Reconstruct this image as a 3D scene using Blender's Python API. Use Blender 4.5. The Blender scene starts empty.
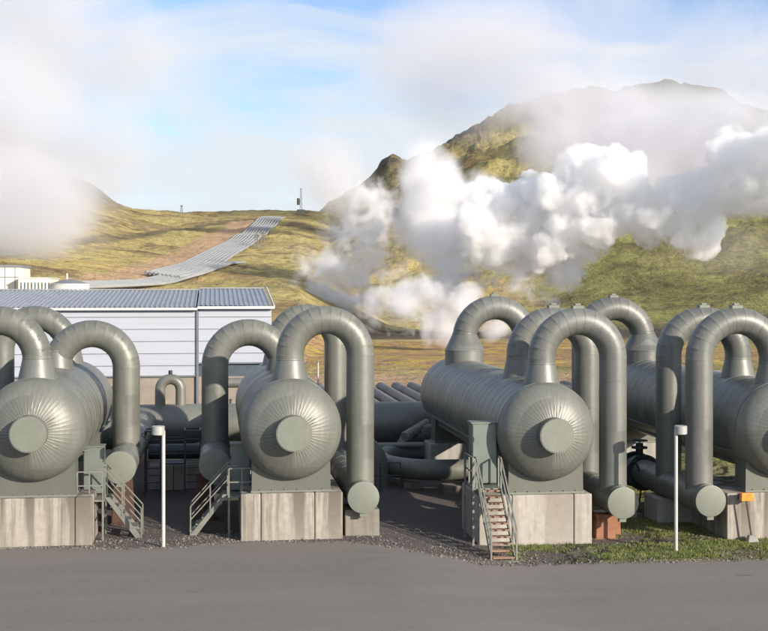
import bpy, math, random
import numpy as np
from mathutils import Vector, Matrix
random.seed(7); RNG = np.random.default_rng(11)
SC = bpy.context.scene
COL = SC.collection
PI = math.pi
# ------------------------------------------------------------------ camera model (level camera with a small lens shift)
F = 1200.0; YAW = math.radians(7.0); CX = 362.3; HY = 290.0; CH = 7.8
SY, CY = math.sin(YAW), math.cos(YAW)
def atY(px, py, Y):
    """point of the plane y=Y seen at photo pixel px,py"""
    a = YAW + math.atan((px - CX) / F)
    X = Y * math.tan(a); D = X * SY + Y * CY
    return Vector((X, Y, CH - (py - HY) * D / F))
def atZ(px, py, z):
    D = F * (CH - z) / (py - HY); lat = (px - CX) / F * D
    return Vector((lat * CY + D * SY, D * CY - lat * SY, z))
def atD(px, py, D):
    lat = (px - CX) / F * D
    return Vector((lat * CY + D * SY, D * CY - lat * SY, CH - (py - HY) * D / F))
def gz(X, Y=40):
    t = min(1, max(0, (X - 4.5) / 5.0)); t = t * t * (3 - 2 * t)
    return -0.37 * t
# ------------------------------------------------------------------ numpy noise
_P = np.random.default_rng(3).integers(0, 2**31, 1 << 16)
def _h(ix, iy, iz):
    k = (ix * 73856093) ^ (iy * 19349663) ^ (iz * 83492791)
    return (_P[k & 0xffff] & 0xffff) / 65535.0
def vnoise(x, y, z):
    ix, iy, iz = np.floor(x).astype(np.int64), np.floor(y).astype(np.int64), np.floor(z).astype(np.int64)
    fx, fy, fz = x - ix, y - iy, z - iz
    u, v, w = fx**3*(fx*(fx*6-15)+10), fy**3*(fy*(fy*6-15)+10), fz**3*(fz*(fz*6-15)+10)
    r = 0
    for dx in (0, 1):
        for dy in (0, 1):
            for dz in (0, 1):
                r = r + _h(ix+dx, iy+dy, iz+dz) * (u if dx else 1-u) * (v if dy else 1-v) * (w if dz else 1-w)
    return r * 2 - 1
def fbm(x, y, z, oct=5, gain=.5, ridged=False, billow=False):
    a, s, n = 1.0, 0.0, 0.0; f = 1.0
    for i in range(oct):
        v = vnoise(x*f + 17.3*i, y*f + 5.1*i, z*f + 9.7*i)
        if ridged: v = 1 - 2*np.abs(v)
        if billow: v = 2*np.abs(v) - .5
        s = s + a*v; n += a; a *= gain; f *= 2.03
    return s / n
# ------------------------------------------------------------------ mesh builder
class MB:
    def __init__(s): s.v = []; s.f = []; s.m = []
    def box(s, x0, x1, y0, y1, z0, z1, M=None):
        b = len(s.v)
        for p in ((x0,y0,z0),(x1,y0,z0),(x1,y1,z0),(x0,y1,z0),(x0,y0,z1),(x1,y0,z1),(x1,y1,z1),(x0,y1,z1)):
            s.v.append(tuple(M @ Vector(p)) if M else p)
        for q in ((0,3,2,1),(4,5,6,7),(0,1,5,4),(1,2,6,5),(2,3,7,6),(3,0,4,7)): s.f.append(tuple(b+i for i in q))
        return s
    def hexa(s, pts):
        b = len(s.v); s.v += [tuple(p) for p in pts]
        for q in ((0,3,2,1),(4,5,6,7),(0,1,5,4),(1,2,6,5),(2,3,7,6),(3,0,4,7)): s.f.append(tuple(b+i for i in q))
        return s
    def bar(s, a, b, w, h=None, up=(0,0,1)):
        h = h or w; a = Vector(a); b = Vector(b); d = (b-a); L = d.length; d.normalize()
        up = Vector(up)
        if abs(d.dot(up)) > .99: up = Vector((0,1,0))
        x = d.cross(up).normalized(); z = x.cross(d)
        M = Matrix((( x.x,d.x,z.x,a.x),(x.y,d.y,z.y,a.y),(x.z,d.z,z.z,a.z),(0,0,0,1)))
        return s.box(-w/2, w/2, 0, L, -h/2, h/2, M)
    def sweep(s, pts, rad, seg=32, cap=(True, True)):
        pts = [Vector(p) for p in pts]; n = len(pts)
        if not hasattr(rad, '__len__'): rad = [rad]*n
        tg = []
        for i in range(n):
            a = pts[max(0, i-1)]; b = pts[min(n-1, i+1)]
            if i > 0 and i < n-1:
                d1 = (pts[i]-a); d2 = (b-pts[i])
                d = (d1.normalized() if d1.length > 1e-7 else Vector()) + (d2.normalized() if d2.length > 1e-7 else Vector())
            else: d = b - a
            if d.length < 1e-7: d = tg[-1] if tg else Vector((0,0,1))
            tg.append(d.normalized())
        t = tg[0]; ref = Vector((0,0,1)) if abs(t.z) < .9 else Vector((0,1,0))
        x = t.cross(ref).normalized(); b0 = len(s.v)
        for i in range(n):
            t = tg[i]; x = (x - t*x.dot(t)).normalized(); y = t.cross(x)
            for k in range(seg):
                a = 2*PI*k/seg
                s.v.append(tuple(pts[i] + (x*math.cos(a) + y*math.sin(a))*rad[i]))
        for i in range(n-1):
            for k in range(seg):
                k2 = (k+1) % seg
                s.f.append((b0+i*seg+k, b0+i*seg+k2, b0+(i+1)*seg+k2, b0+(i+1)*seg+k))
        if cap[0]: s.f.append(tuple(b0+k for k in reversed(range(seg))))
        if cap[1]: s.f.append(tuple(b0+(n-1)*seg+k for k in range(seg)))
        return s
    def cyl(s, a, b, r, seg=12): return s.sweep([a, b], r, seg)
    def prism(s, poly, y0, y1, axis='y'):
        """polygon in xz extruded along y"""
        b = len(s.v); n = len(poly)
        for y in (y0, y1):
            for (p, q) in poly: s.v.append((p, y, q) if axis == 'y' else (y, p, q))
        s.f.append(tuple(b+i for i in range(n))); s.f.append(tuple(b+n+i for i in reversed(range(n))))
        for i in range(n):
            j = (i+1) % n; s.f.append((b+j, b+i, b+n+i, b+n+j))
        return s
    def build(s, name, mat, parent=None, smooth=None, loc=None):
        me = bpy.data.meshes.new(name); me.from_pydata(s.v, [], s.f); me.validate()
        import bmesh
        bm = bmesh.new(); bm.from_mesh(me); bmesh.ops.recalc_face_normals(bm, faces=bm.faces); bm.to_mesh(me); bm.free()
        me.materials.append(mat)
        if smooth is not None:
            me.polygons.foreach_set('use_smooth', [True]*len(me.polygons))
            me.set_sharp_from_angle(angle=math.radians(smooth))
        o = bpy.data.objects.new(name, me); COL.objects.link(o)
        if parent: o.parent = parent
        if loc: o.location = loc
        return o
def bevel(o, w=.01, seg=2):
    m = o.modifiers.new('bevel', 'BEVEL'); m.width = w; m.segments = seg; m.limit_method = 'ANGLE'; m.angle_limit = math.radians(40)
    return o
def tag(o, label=None, cat=None, group=None, kind=None):
    if label: o['label'] = label
    if cat: o['category'] = cat
    if group: o['group'] = group
    if kind: o['kind'] = kind
    return o
def thing(name, label, cat, loc, group=None, kind=None):
    o = bpy.data.objects.new(name, None); COL.objects.link(o); o.location = loc; o.empty_display_size = .2
    return tag(o, label, cat, group, kind)
def copy_tree(o, parent=None):
    c = o.copy(); COL.objects.link(c); c.parent = parent
    for ch in [x for x in bpy.data.objects if x.parent == o and x is not c]: copy_tree(ch, c)
    return c
# ------------------------------------------------------------------ materials
def mat(name):
    m = bpy.data.materials.new(name); m.use_nodes = True
    nt = m.node_tree; b = nt.nodes['Principled BSDF']
    return m, nt, b
def N(nt, t, **kw):
    n = nt.nodes.new(t)
    for k, v in kw.items():
        if k in n.inputs.keys() if isinstance(k, str) else False: n.inputs[k].default_value = v
        else: setattr(n, k, v)
    return n
def L(nt, a, b): nt.links.new(a, b)
def coords(nt, scale=(1,1,1), kind='Object'):
    tc = N(nt, 'ShaderNodeTexCoord'); mp = N(nt, 'ShaderNodeMapping'); mp.inputs['Scale'].default_value = scale
    L(nt, tc.outputs[kind], mp.inputs['Vector']); return mp.outputs['Vector']
def noise(nt, vec, scale, detail=4, rough=.55, dist=0):
    n = N(nt, 'ShaderNodeTexNoise'); n.inputs['Scale'].default_value = scale; n.inputs['Detail'].default_value = detail
    n.inputs['Roughness'].default_value = rough; n.inputs['Distortion'].default_value = dist
    if vec is not None: L(nt, vec, n.inputs['Vector'])
    return n.outputs['Fac']
def ramp(nt, fac, stops, interp='LINEAR'):
    r = N(nt, 'ShaderNodeValToRGB'); r.color_ramp.interpolation = interp
    e = r.color_ramp.elements
    while len(e) < len(stops): e.new(.5)
    for i, (p, c) in enumerate(stops):
        e[i].position = p; e[i].color = (c, c, c, 1) if not hasattr(c, '__len__') else tuple(c) + (1,)
    L(nt, fac, r.inputs['Fac']); return r.outputs['Color']
def mix(nt, fac, a, b, mode='MIX'):
    m = N(nt, 'ShaderNodeMix'); m.data_type = 'RGBA'; m.blend_type = mode
    for s, v in ((m.inputs['Factor'], fac), (m.inputs[6], a), (m.inputs[7], b)):
        if hasattr(v, 'is_output'): L(nt, v, s)
        elif hasattr(v, '__len__'): s.default_value = tuple(v) + (1,)
        else: s.default_value = v if s.type == 'VALUE' else (v, v, v, 1)
    return m.outputs[2]
def math_(nt, op, a, b=None, c=None, clamp=False):
    m = N(nt, 'ShaderNodeMath'); m.operation = op; m.use_clamp = clamp
    for i, v in enumerate((a, b, c)):
        if v is None: continue
        if hasattr(v, 'is_output'): L(nt, v, m.inputs[i])
        else: m.inputs[i].default_value = v
    return m.outputs[0]
def bump(nt, b, h, strength=.3, dist=.02):
    n = N(nt, 'ShaderNodeBump'); n.inputs['Strength'].default_value = strength; n.inputs['Distance'].default_value = dist
    L(nt, h, n.inputs['Height']); L(nt, n.outputs['Normal'], b.inputs['Normal'])
def simple(name, c, rough=.6, metal=0, var=.15, sc=3, bmp=0, streak=False):
    m, nt, b = mat(name)
    v = coords(nt, (1, 1, .12) if streak else (1, 1, 1))
    n = noise(nt, v, sc, 5)
    k = ramp(nt, n, [(.3, 1-var), (.7, 1+var)])
    L(nt, mix(nt, 1.0, k, c, 'MULTIPLY'), b.inputs['Base Color'])
    b.inputs['Roughness'].default_value = rough; b.inputs['Metallic'].default_value = metal
    if bmp: bump(nt, b, noise(nt, coords(nt), 30, 4), bmp, .01)
    return m
def cladding(name, c, rough=.42, metal=.18):
    m, nt, b = mat(name)
    v = coords(nt)
    big = noise(nt, v, .7, 3); fine = noise(nt, v, 14, 4); st = noise(nt, coords(nt, (3, 3, .25)), 2.2, 5)
    k = mix(nt, 1.0, ramp(nt, big, [(.3, .9), (.7, 1.08)]), ramp(nt, st, [(.3, .9), (.68, 1.06)]), 'MULTIPLY')
    col = mix(nt, 1.0, c, k, 'MULTIPLY')
    dust = ramp(nt, noise(nt, coords(nt, (1, 1, .45)), 2.6, 8, .7), [(.50, 0), (.70, .38)])
    col = mix(nt, dust, col, (.21, .20, .17))
    sn = N(nt, 'ShaderNodeVectorMath'); sn.operation = 'SNAP'; L(nt, v, sn.inputs[0]); sn.inputs[1].default_value = (1.9, .62, 1.12)
    wn = N(nt, 'ShaderNodeTexWhiteNoise'); L(nt, sn.outputs[0], wn.inputs['Vector'])
    col = mix(nt, 1.0, col, ramp(nt, wn.outputs['Value'], [(0, .87), (1, 1.12)]), 'MULTIPLY')
    L(nt, col, b.inputs['Base Color'])
    r = N(nt, 'ShaderNodeMapRange'); r.inputs[3].default_value = rough-.07; r.inputs[4].default_value = rough+.14
    L(nt, mix(nt, .45, fine, wn.outputs['Value']), r.inputs[0]); L(nt, r.outputs[0], b.inputs['Roughness'])
    b.inputs['Metallic'].default_value = metal
    bump(nt, b, mix(nt, .25, noise(nt, v, 1.6, 2), fine), .30, .04)
    return m
M = {}
M['clad'] = cladding('painted_sheet_cladding', (.150, .155, .133))
M['clad_cool'] = cladding('grey_sheet_cladding', (.148, .153, .138))
M['cap'] = simple('painted_flat_plate', (.165, .178, .145), .55, .1, .08, 4)
M['saddle'] = simple('saddle_sheet', (.12, .125, .105), .5, .25, .08, 2, streak=True)
M['dark_steel'] = simple('dark_steel', (.045, .055, .058), .5, .5, .2, 5)
M['galv'] = simple('galvanised_steel', (.20, .205, .175), .5, .35, .15, 6)
M['tread'] = simple('rusty_tread', (.25, .155, .10), .8, 0, .25, 9)
M['cabinet'] = simple('cabinet_green_grey', (.15, .175, .155), .45, .2, .1, 2)
M['rust'] = simple('rusted_brown_steel', (.07, .036, .024), .85, .1, .35, 6, .4)
M['orange_rust'] = simple('orange_rusted_steel', (.25, .115, .065), .85, 0, .22, 5, .4)
M['white_paint'] = simple('white_pole_paint', (.47, .44, .41), .5, 0, .06, 4)
M['lamp_head'] = simple('lamp_head_grey', (.33, .335, .315), .45, .1, .05, 5)
M['black'] = simple('black_rubber', (.02, .02, .02), .6, 0, .1, 5)
def concrete(name, base=(.33, .302, .258), dark=(.10, .086, .070), amt=.9):
    m, nt, b = mat(name)
    v = coords(nt); vs = coords(nt, (1, 1, .07))
    s1 = ramp(nt, noise(nt, vs, 1.9, 4, .55), [(.46, 0), (.56, 1)])
    s2 = ramp(nt, noise(nt, vs, 8.0, 4, .6), [(.47, 0), (.66, .75)])
    tc = N(nt, 'ShaderNodeTexCoord'); sp = N(nt, 'ShaderNodeSeparateXYZ'); L(nt, tc.outputs['Generated'], sp.inputs[0])
    up = ramp(nt, sp.outputs['Z'], [(0, .45), (.5, .75), (1, 1)])
    st = math_(nt, 'MULTIPLY', math_(nt, 'MAXIMUM', s1, s2), up)
    st = math_(nt, 'MULTIPLY', st, amt)
    mott = ramp(nt, noise(nt, v, 5, 6, .65), [(.3, .86), (.7, 1.1)])
    c = mix(nt, 1.0, base, mott, 'MULTIPLY'); c = mix(nt, st, c, dark)
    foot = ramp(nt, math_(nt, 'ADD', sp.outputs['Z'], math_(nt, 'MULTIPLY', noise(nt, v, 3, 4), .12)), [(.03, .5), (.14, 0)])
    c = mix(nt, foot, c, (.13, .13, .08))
    L(nt, c, b.inputs['Base Color']); b.inputs['Roughness'].default_value = .9
    bump(nt, b, noise(nt, v, 22, 6, .7), .5, .012)
    return m
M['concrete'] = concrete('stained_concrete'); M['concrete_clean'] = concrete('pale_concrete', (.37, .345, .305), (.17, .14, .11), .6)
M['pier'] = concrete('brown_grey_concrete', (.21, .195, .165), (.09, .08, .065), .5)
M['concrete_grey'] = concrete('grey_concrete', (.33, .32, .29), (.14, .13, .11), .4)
# warehouse materials
def wall_white():
    m, nt, b = mat('white_sandwich_panel')
    v = coords(nt, (.15, 1, 2.2))
    L(nt, mix(nt, 1.0, (.385, .41, .46), ramp(nt, noise(nt, v, 1.4, 5), [(.3, .93), (.7, 1.03)]), 'MULTIPLY'), b.inputs['Base Color'])
    b.inputs['Roughness'].default_value = .5; return m
M['panel'] = wall_white()
M['panel_gap'] = simple('panel_joint', (.13, .145, .17), .7)
M['roof_sheet'] = simple('blue_grey_roof_sheet', (.285, .30, .325), .45, .3, .12, 1.2)
M['plaster'] = simple('beige_plinth_render', (.25, .215, .175), .9, 0, .12, 1.5, .2)
M['cream'] = simple('cream_cladding', (.66, .62, .52), .6, 0, .06, 1)
M['window_band'] = simple('dark_window_band', (.08, .10, .12), .3, 0, .2, 2)
M['tank_white'] = simple('tank_white_paint', (.62, .62, .58), .45, .1, .06, 1)
M['tank_roof'] = simple('tank_roof_grey', (.17, .19, .20), .6, 0, .1, 1)
M['pipe_alu'] = simple('aluminium_pipe_jacket', (.24, .25, .245), .5, .4, .12, .4)
M['far_steel'] = simple('far_steel', (.14, .135, .125), .7, .1, .1, 1)
def signal_orange():
    m, nt, b = mat('orange_plastic'); v = coords(nt)
    L(nt, mix(nt, ramp(nt, noise(nt, v, 12, 3), [(.45, 0), (.6, 1)]), (.85, .20, .02), (.92, .30, .05)), b.inputs['Base Color'])
    b.inputs['Roughness'].default_value = .35; return m
M['orange'] = signal_orange()
def asphalt():
    m, nt, b = mat('worn_asphalt'); v = coords(nt)
    big = ramp(nt, noise(nt, coords(nt, (.25, 1.0, 1)), .35, 5, .6), [(.3, .88), (.7, 1.1)])
    spk = ramp(nt, noise(nt, v, 45, 3, .8), [(.32, .62), (.5, 1), (.7, 1.45)])
    c = mix(nt, 1.0, (.163, .146, .130), mix(nt, 1.0, big, spk, 'MULTIPLY'), 'MULTIPLY')
    patch = ramp(nt, noise(nt, coords(nt, (.12, .9, 1)), .9, 4, .5, .4), [(.52, 0), (.6, .5)])
    c = mix(nt, patch, c, (.182, .162, .144))
    tar = ramp(nt, noise(nt, coords(nt, (.5, 2.2, 1)), 1.1, 2, .5), [(.74, 0), (.77, .6)])
    c = mix(nt, tar, c, (.06, .055, .055))
    cr = math_(nt, 'ABSOLUTE', math_(nt, 'SUBTRACT', noise(nt, coords(nt, (.6, 1, 1)), .22, 5, .6, .5), .5))
    L(nt, c, b.inputs['Base Color']); b.inputs['Roughness'].default_value = .88
    bump(nt, b, noise(nt, v, 60, 4, .7), .5, .01)
    return m
M['asphalt'] = asphalt()
M['hill_pipe'] = simple('pale_pipe_jacket', (.26, .27, .27), .7, .0, .12, .4)
M['yard_pipe'] = simple('dusty_brown_pipe', (.15, .135, .12), .6, .2, .2, .6)
M['stone'] = simple('gravel_stone', (.175, .155, .14), .9, 0, .5, .9)
def grass_m():
    m, nt, b = mat('moss_and_grass_blades'); v = coords(nt)
    c = ramp(nt, noise(nt, v, 2.5, 4), [(.3, (.06, .075, .018)), (.5, (.125, .165, .032)), (.72, (.26, .23, .09))])
    L(nt, c, b.inputs['Base Color']); b.inputs['Roughness'].default_value = .8; return m
M['grass'] = grass_m()
def terrain_m():
    m, nt, b = mat('volcanic_moss_terrain')
    at = N(nt, 'ShaderNodeVertexColor'); at.layer_name = 'zone'
    at2 = N(nt, 'ShaderNodeVertexColor'); at2.layer_name = 'zone2'
    s = N(nt, 'ShaderNodeSeparateColor'); L(nt, at.outputs['Color'], s.inputs[0])
    s2 = N(nt, 'ShaderNodeSeparateColor'); L(nt, at2.outputs['Color'], s2.inputs[0])
    gravel, green, ochre = s.outputs[0], s.outputs[1], s.outputs[2]
    rock, dark, sand = s2.outputs[0], s2.outputs[1], s2.outputs[2]
    v = coords(nt)
    n1 = noise(nt, v, .012, 8, .62); n2 = noise(nt, v, .05, 8, .7, .6); n3 = noise(nt, v, .22, 6, .75); n4 = noise(nt, v, 2.0, 5, .8)
    moss = ramp(nt, n2, [(.30, (.13, .09, .055)), (.41, (.30, .225, .115)), (.47, (.44, .36, .15)), (.56, (.54, .45, .18)), (.62, (.48, .36, .20)), (.74, (.42, .29, .19))])
    grn = ramp(nt, n2, [(.30, (.075, .065, .034)), (.43, (.19, .185, .068)), (.56, (.29, .29, .10)), (.75, (.34, .27, .13))])
    c = mix(nt, green, moss, grn)
    tus = noise(nt, v, .11, 9, .78, .3)
    c = mix(nt, ramp(nt, tus, [(.38, .5), (.46, .0)]), c, (.10, .075, .045))
    spk = noise(nt, v, .55, 9, .8, .2); far_ = math_(nt, 'SUBTRACT', 1.0, gravel)
    c = mix(nt, ramp(nt, spk, [(.38, .75), (.46, .0)]), c, mix(nt, 1.0, c, (.38, .36, .34), 'MULTIPLY'))
    c = mix(nt, ramp(nt, spk, [(.56, .0), (.66, .45)]), c, mix(nt, 1.0, c, (1.5, 1.45, 1.35), 'MULTIPLY'))
    c = mix(nt, ramp(nt, tus, [(.57, .0), (.66, .5)]), c, mix(nt, green, (.55, .47, .20), (.27, .29, .085)))
    br = ramp(nt, n3, [(.30, (.075, .052, .038)), (.55, (.17, .115, .075)), (.8, (.24, .16, .10))])
    c = mix(nt, ramp(nt, math_(nt, 'MULTIPLY_ADD', n3, .55, math_(nt, 'MULTIPLY', n1, .6)), [(.60, 0), (.70, .7)]), c, br)
    och = ramp(nt, n3, [(.3, (.20, .125, .08)), (.45, (.38, .25, .14)), (.53, (.46, .30, .13)), (.59, (.56, .44, .07)), (.66, (.44, .27, .13)), (.8, (.34, .22, .14))])
    c = mix(nt, ochre, c, och)
    rk = ramp(nt, n3, [(.3, (.030, .028, .028)), (.6, (.085, .075, .068)), (.8, (.15, .12, .10))])
    rf = math_(nt, 'ADD', rock, math_(nt, 'MULTIPLY_ADD', n2, 1.6, -.8), clamp=True)
    rf = math_(nt, 'MULTIPLY', rf, math_(nt, 'MULTIPLY', rock, 3, clamp=True), clamp=True)
    c = mix(nt, rf, c, rk)
    c = mix(nt, ramp(nt, n4, [(.3, .5), (.7, .0)]), c, mix(nt, 1.0, c, (.55, .55, .55), 'MULTIPLY'))
    c = mix(nt, dark, c, (.085, .070, .062)); c = mix(nt, sand, c, mix(nt, ramp(nt, n3, [(.3, 0), (.7, 1)]), (.42, .29, .19), (.52, .34, .21)))
    gv = ramp(nt, noise(nt, v, 18, 5, .8), [(.3, (.045, .040, .038)), (.5, (.105, .092, .083)), (.7, (.20, .175, .155))])
    gv = mix(nt, ramp(nt, noise(nt, v, .55, 5), [(.4, 0), (.7, .6)]), gv, (.095, .083, .078))
    c = mix(nt, gravel, c, gv)
    L(nt, c, b.inputs['Base Color']); b.inputs['Roughness'].default_value = .95
    b.inputs['Specular IOR Level'].default_value = .15
    h = math_(nt, 'MULTIPLY_ADD', n3, 1.0, math_(nt, 'MULTIPLY', n2, 2.4))
    b1 = N(nt, 'ShaderNodeBump'); b1.inputs['Strength'].default_value = .75; b1.inputs['Distance'].default_value = 2.6
    L(nt, math_(nt, 'MULTIPLY', h, math_(nt, 'SUBTRACT', 1.0, gravel)), b1.inputs['Height'])
    b2 = N(nt, 'ShaderNodeBump'); b2.inputs['Strength'].default_value = .6; b2.inputs['Distance'].default_value = .035
    L(nt, noise(nt, v, 22, 5, .8), b2.inputs['Height']); L(nt, b1.outputs[0], b2.inputs['Normal']); L(nt, b2.outputs[0], b.inputs['Normal'])
    return m
M['terrain'] = terrain_m()
# ------------------------------------------------------------------ terrain
def interp(px, pts):
    xs, ys = zip(*pts); return np.interp(px, xs, ys)
SK_MAIN = [(-500,300),(60,300),(130,292),(165,283),(210,272),(250,256),(285,244),(303,226),(330,204),(360,188),(380,171),(388,162),(395,160),(403,170),(430,156),(455,143),(470,134),(490,118),(505,113),(530,107),(560,103),(600,99),(650,97),(700,103),(800,122),(1300,210)]
SK_LEFT = [(-700,120),(-200,130),(0,158),(60,176),(84,185),(97,192),(113,204),(130,211),(160,213.5),(200,214.5),(240,213),(300,212.5),(330,214),(380,240),(440,300),(1300,320)]
SK_FAR = [(-500,340),(420,320),(470,200),(520,150),(560,122),(600,97),(615,89),(624,83),(632,82.5),(645,79.5),(655,80),(668,80),(680,84),(692,89),(704,92.5),(712,94),(722,91),(740,100),(800,116),(1300,180)]
_tab = {}
def sk(pts, px, sig):
    key = (id(pts), sig)
    if key not in _tab:
        xs = np.arange(-1600, 2700, 2.0); v = interp(xs, pts); k = np.exp(-.5*(np.arange(-int(4*sig/2)-1, int(4*sig/2)+2)*2/sig)**2); k /= k.sum()
        n = len(k)//2; v = np.convolve(np.pad(v, n, mode='edge'), k, 'valid'); _tab[key] = (xs, v)
    return np.interp(px, *_tab[key])
def terrain_height(px, r, cosang):
    """height and zone masks for azimuth (as photo column px) and ground range r (numpy arrays)"""
    D = r * cosang
    ang = YAW + np.arctan((px - CX)/F)
    X = r*np.sin(ang); Y = r*np.cos(ang)
    t = np.clip((X-4.5)/5, 0, 1); base = -.37*t*t*(3-2*t)*np.clip(1.6-Y/60, 0, 1)
    base = base + np.clip((r-100)/120, 0, 1)*.5
    def layer(pts, rc, r0, p, back):
        u = (r-r0)/(rc-r0); w_ = np.clip(u, 0, 1)**5
        top = CH + (HY - (sk(pts, px, 5)*w_ + sk(pts, px, 45)*(1-w_)))/F * rc*cosang
        up = np.clip(u, 0, 1)**p
        z = np.where(u <= 1, top*up - (1-up)*0.0, top - (r-rc)*back)
        z = np.where(u <= 0, -50, z)
        return z, u
    rcm = 620 + 60*np.sin(px*.011+1) - np.clip(330-px, 0, 260)*1.35
    zm, um = layer(SK_MAIN, rcm, np.full_like(r, 215.) - np.clip(340-px, 0, 200)*.45, 1.12, .5)
    zl, ul = layer(SK_LEFT, 520 + np.clip(120-px, -30, 300)*.5, 120. + np.clip(px-300, 0, 120)*.9, 1.25, .25)
    zf, uf = layer(SK_FAR, np.full_like(r, 1250.), np.full_like(r, 500.), 1.3, .5)
    n = fbm(X*.009, Y*.009, X*0, 6, .52, ridged=True); n2 = fbm(X*.035+9, Y*.035, X*0, 5, .55)
    rough = np.clip((r-150)/300, 0, 1)
    amp_m = np.clip(um, 0, 1)*(1.0-np.clip(um, 0, 1)*.55)*np.clip((HY-12-sk(SK_MAIN, px, 45))/110, .06, 1)
    n3 = fbm(X*.085+3, Y*.085, X*0, 5, .62)
    zm = zm + np.where(zm > -40, amp_m*(n*16 + n2*7 + n3*4.2) + np.clip(um*4, 0, 1)*n3*1.3, 0) + np.where((zm > -40) & (px > 375), n2*1.2*np.clip(um*2-1, 0, 1)*2, 0)
    amp_l = np.clip(ul, 0, 1)*(1.0-np.clip(ul, 0, 1)*.8)
    zl = zl + np.where(zl > -40, amp_l*(n*9 + n2*4.5) + np.clip(ul*3, 0, 1)*n3*1.2, 0)
    crag = np.clip((130-px)/60, 0, 1)*np.clip(ul*3-2, 0, 1)
    zl = zl + np.where(zl > -40, crag*n2*6, 0)
    zf = zf + np.where(zf > -40, (n2*9+n*8)*np.clip(uf, 0, 1), 0)
    k = 2.5
    z = np.maximum(np.maximum(zm, zl), zf); z = np.maximum(z, base + rough*n2*1.6*np.clip((r-180)/150, 0, 1))
    return X, Y, z, zm, zl, zf, um, ul, n, n2, D
# terrain mesh, a polar fan round the viewpoint
na = 760
pa = np.concatenate([np.linspace(-1500, -60, 50)[:-1], np.linspace(-60, 830, na), np.linspace(830, 2600, 60)[1:]])
rr = np.concatenate([np.linspace(2, 30, 16)[:-1], np.exp(np.linspace(math.log(30), math.log(90), 90))[:-1], np.exp(np.linspace(math.log(90), math.log(900), 330))[:-1], np.exp(np.linspace(math.log(900), math.log(5000), 60))])
PX, RR = np.meshgrid(pa, rr); CA = np.cos(np.arctan((PX-CX)/F))
TX, TY, TZ, zm, zl, zf, um, ul, n_, n2_, TD = terrain_height(PX, RR, CA)
yimg = HY - (TZ-CH)/TD*F
def grid_mesh(name, X, Y, Z, mt):
    nr, nc = X.shape
    me = bpy.data.meshes.new(name); me.vertices.add(nr*nc)
    me.vertices.foreach_set('co', np.stack([X, Y, Z], -1).astype(np.float32).ravel())
    i = np.arange(nr*nc).reshape(nr, nc)
    q = np.stack([i[:-1,:-1], i[:-1,1:], i[1:,1:], i[1:,:-1]], -1).reshape(-1, 4)
    me.loops.add(q.size); me.loops.foreach_set('vertex_index', q.astype(np.int32).ravel())
    me.polygons.add(len(q)); me.polygons.foreach_set('loop_start', np.arange(0, q.size, 4, dtype=np.int32))
    me.update(calc_edges=True); me.validate()
    me.polygons.foreach_set('use_smooth', [True]*len(q))
    me.materials.append(mt)
    o = bpy.data.objects.new(name, me); COL.objects.link(o); return o
terr = grid_mesh('terrain', TX, TY, TZ, M['terrain']); tag(terr, 'mossy volcanic hillside and gravel yard', kind='structure')
sm = lambda a, b, x: np.clip((x-a)/(b-a), 0, 1)
def zones():
    X, Y, r = TX, TY, RR
    nn = n2_
    gravel = 1 - sm(84, 96, Y + nn*3)
    main = (zm >= zl) & (zm >= zf)
    green = np.where(main, sm(470, 600, PX + nn*60), 0) ; green = np.maximum(green, sm(560, 640, PX)*(r > 100))
    ochre = sm(112, 126, Y + nn*8)*(1-sm(168, 180, Y + nn*8)) * sm(-5, 6, X)*(1-sm(60, 80, X))
    ochre = np.maximum(ochre, .8*(1-sm(0, 14, np.abs(r-245-nn*25)))*(PX < 520)*sm(-50, 0, X))
    rock = np.where(main, sm(.68, 1.05, um + nn*.25)*.75*(1-.5*sm(600, 720, PX)), 0); rock = np.where(main, rock*sm(320, 370, PX + nn*20), rock); rock = np.where(main, np.maximum(rock, .36*sm(.3, .75, um + nn*.2)*sm(340, 380, PX)*(1-sm(420, 500, PX))), rock)
    rock = np.where(zl > zm, sm(.72, .95, ul+nn*.1)*(1-sm(95, 135, PX)), rock); rock = np.where(zf > np.maximum(zm, zl), .9, rock)
    dark = sm(176, 182, Y)*(1-sm(206, 214, Y)) * sm(16, 24, X)*.95
    sand = sm(88, 92, Y + nn*2)*(1-sm(106, 112, Y + nn*2))*.8
    # orange construction track beside the hillside pipelines: an image-plane course projected onto the slope it runs over
    return gravel, green, ochre, rock, dark, sand
gravel, green, ochre, rock, dark, sand = zones()
# grassy verge in front of the right-hand vessels
verge = sm(8.9, 10.5, TX + .5*n2_)*(1-sm(60, 70, TY))*(TY > 30)
vn = fbm(TX*.45, TY*.45, TX*0, 4)
verge = verge * sm(-.15, .22, vn + np.where((TY > 40) & (TX > 13.5), .4, 0))
gravel = gravel*(1-verge*.85); green = np.maximum(green, verge)
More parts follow.
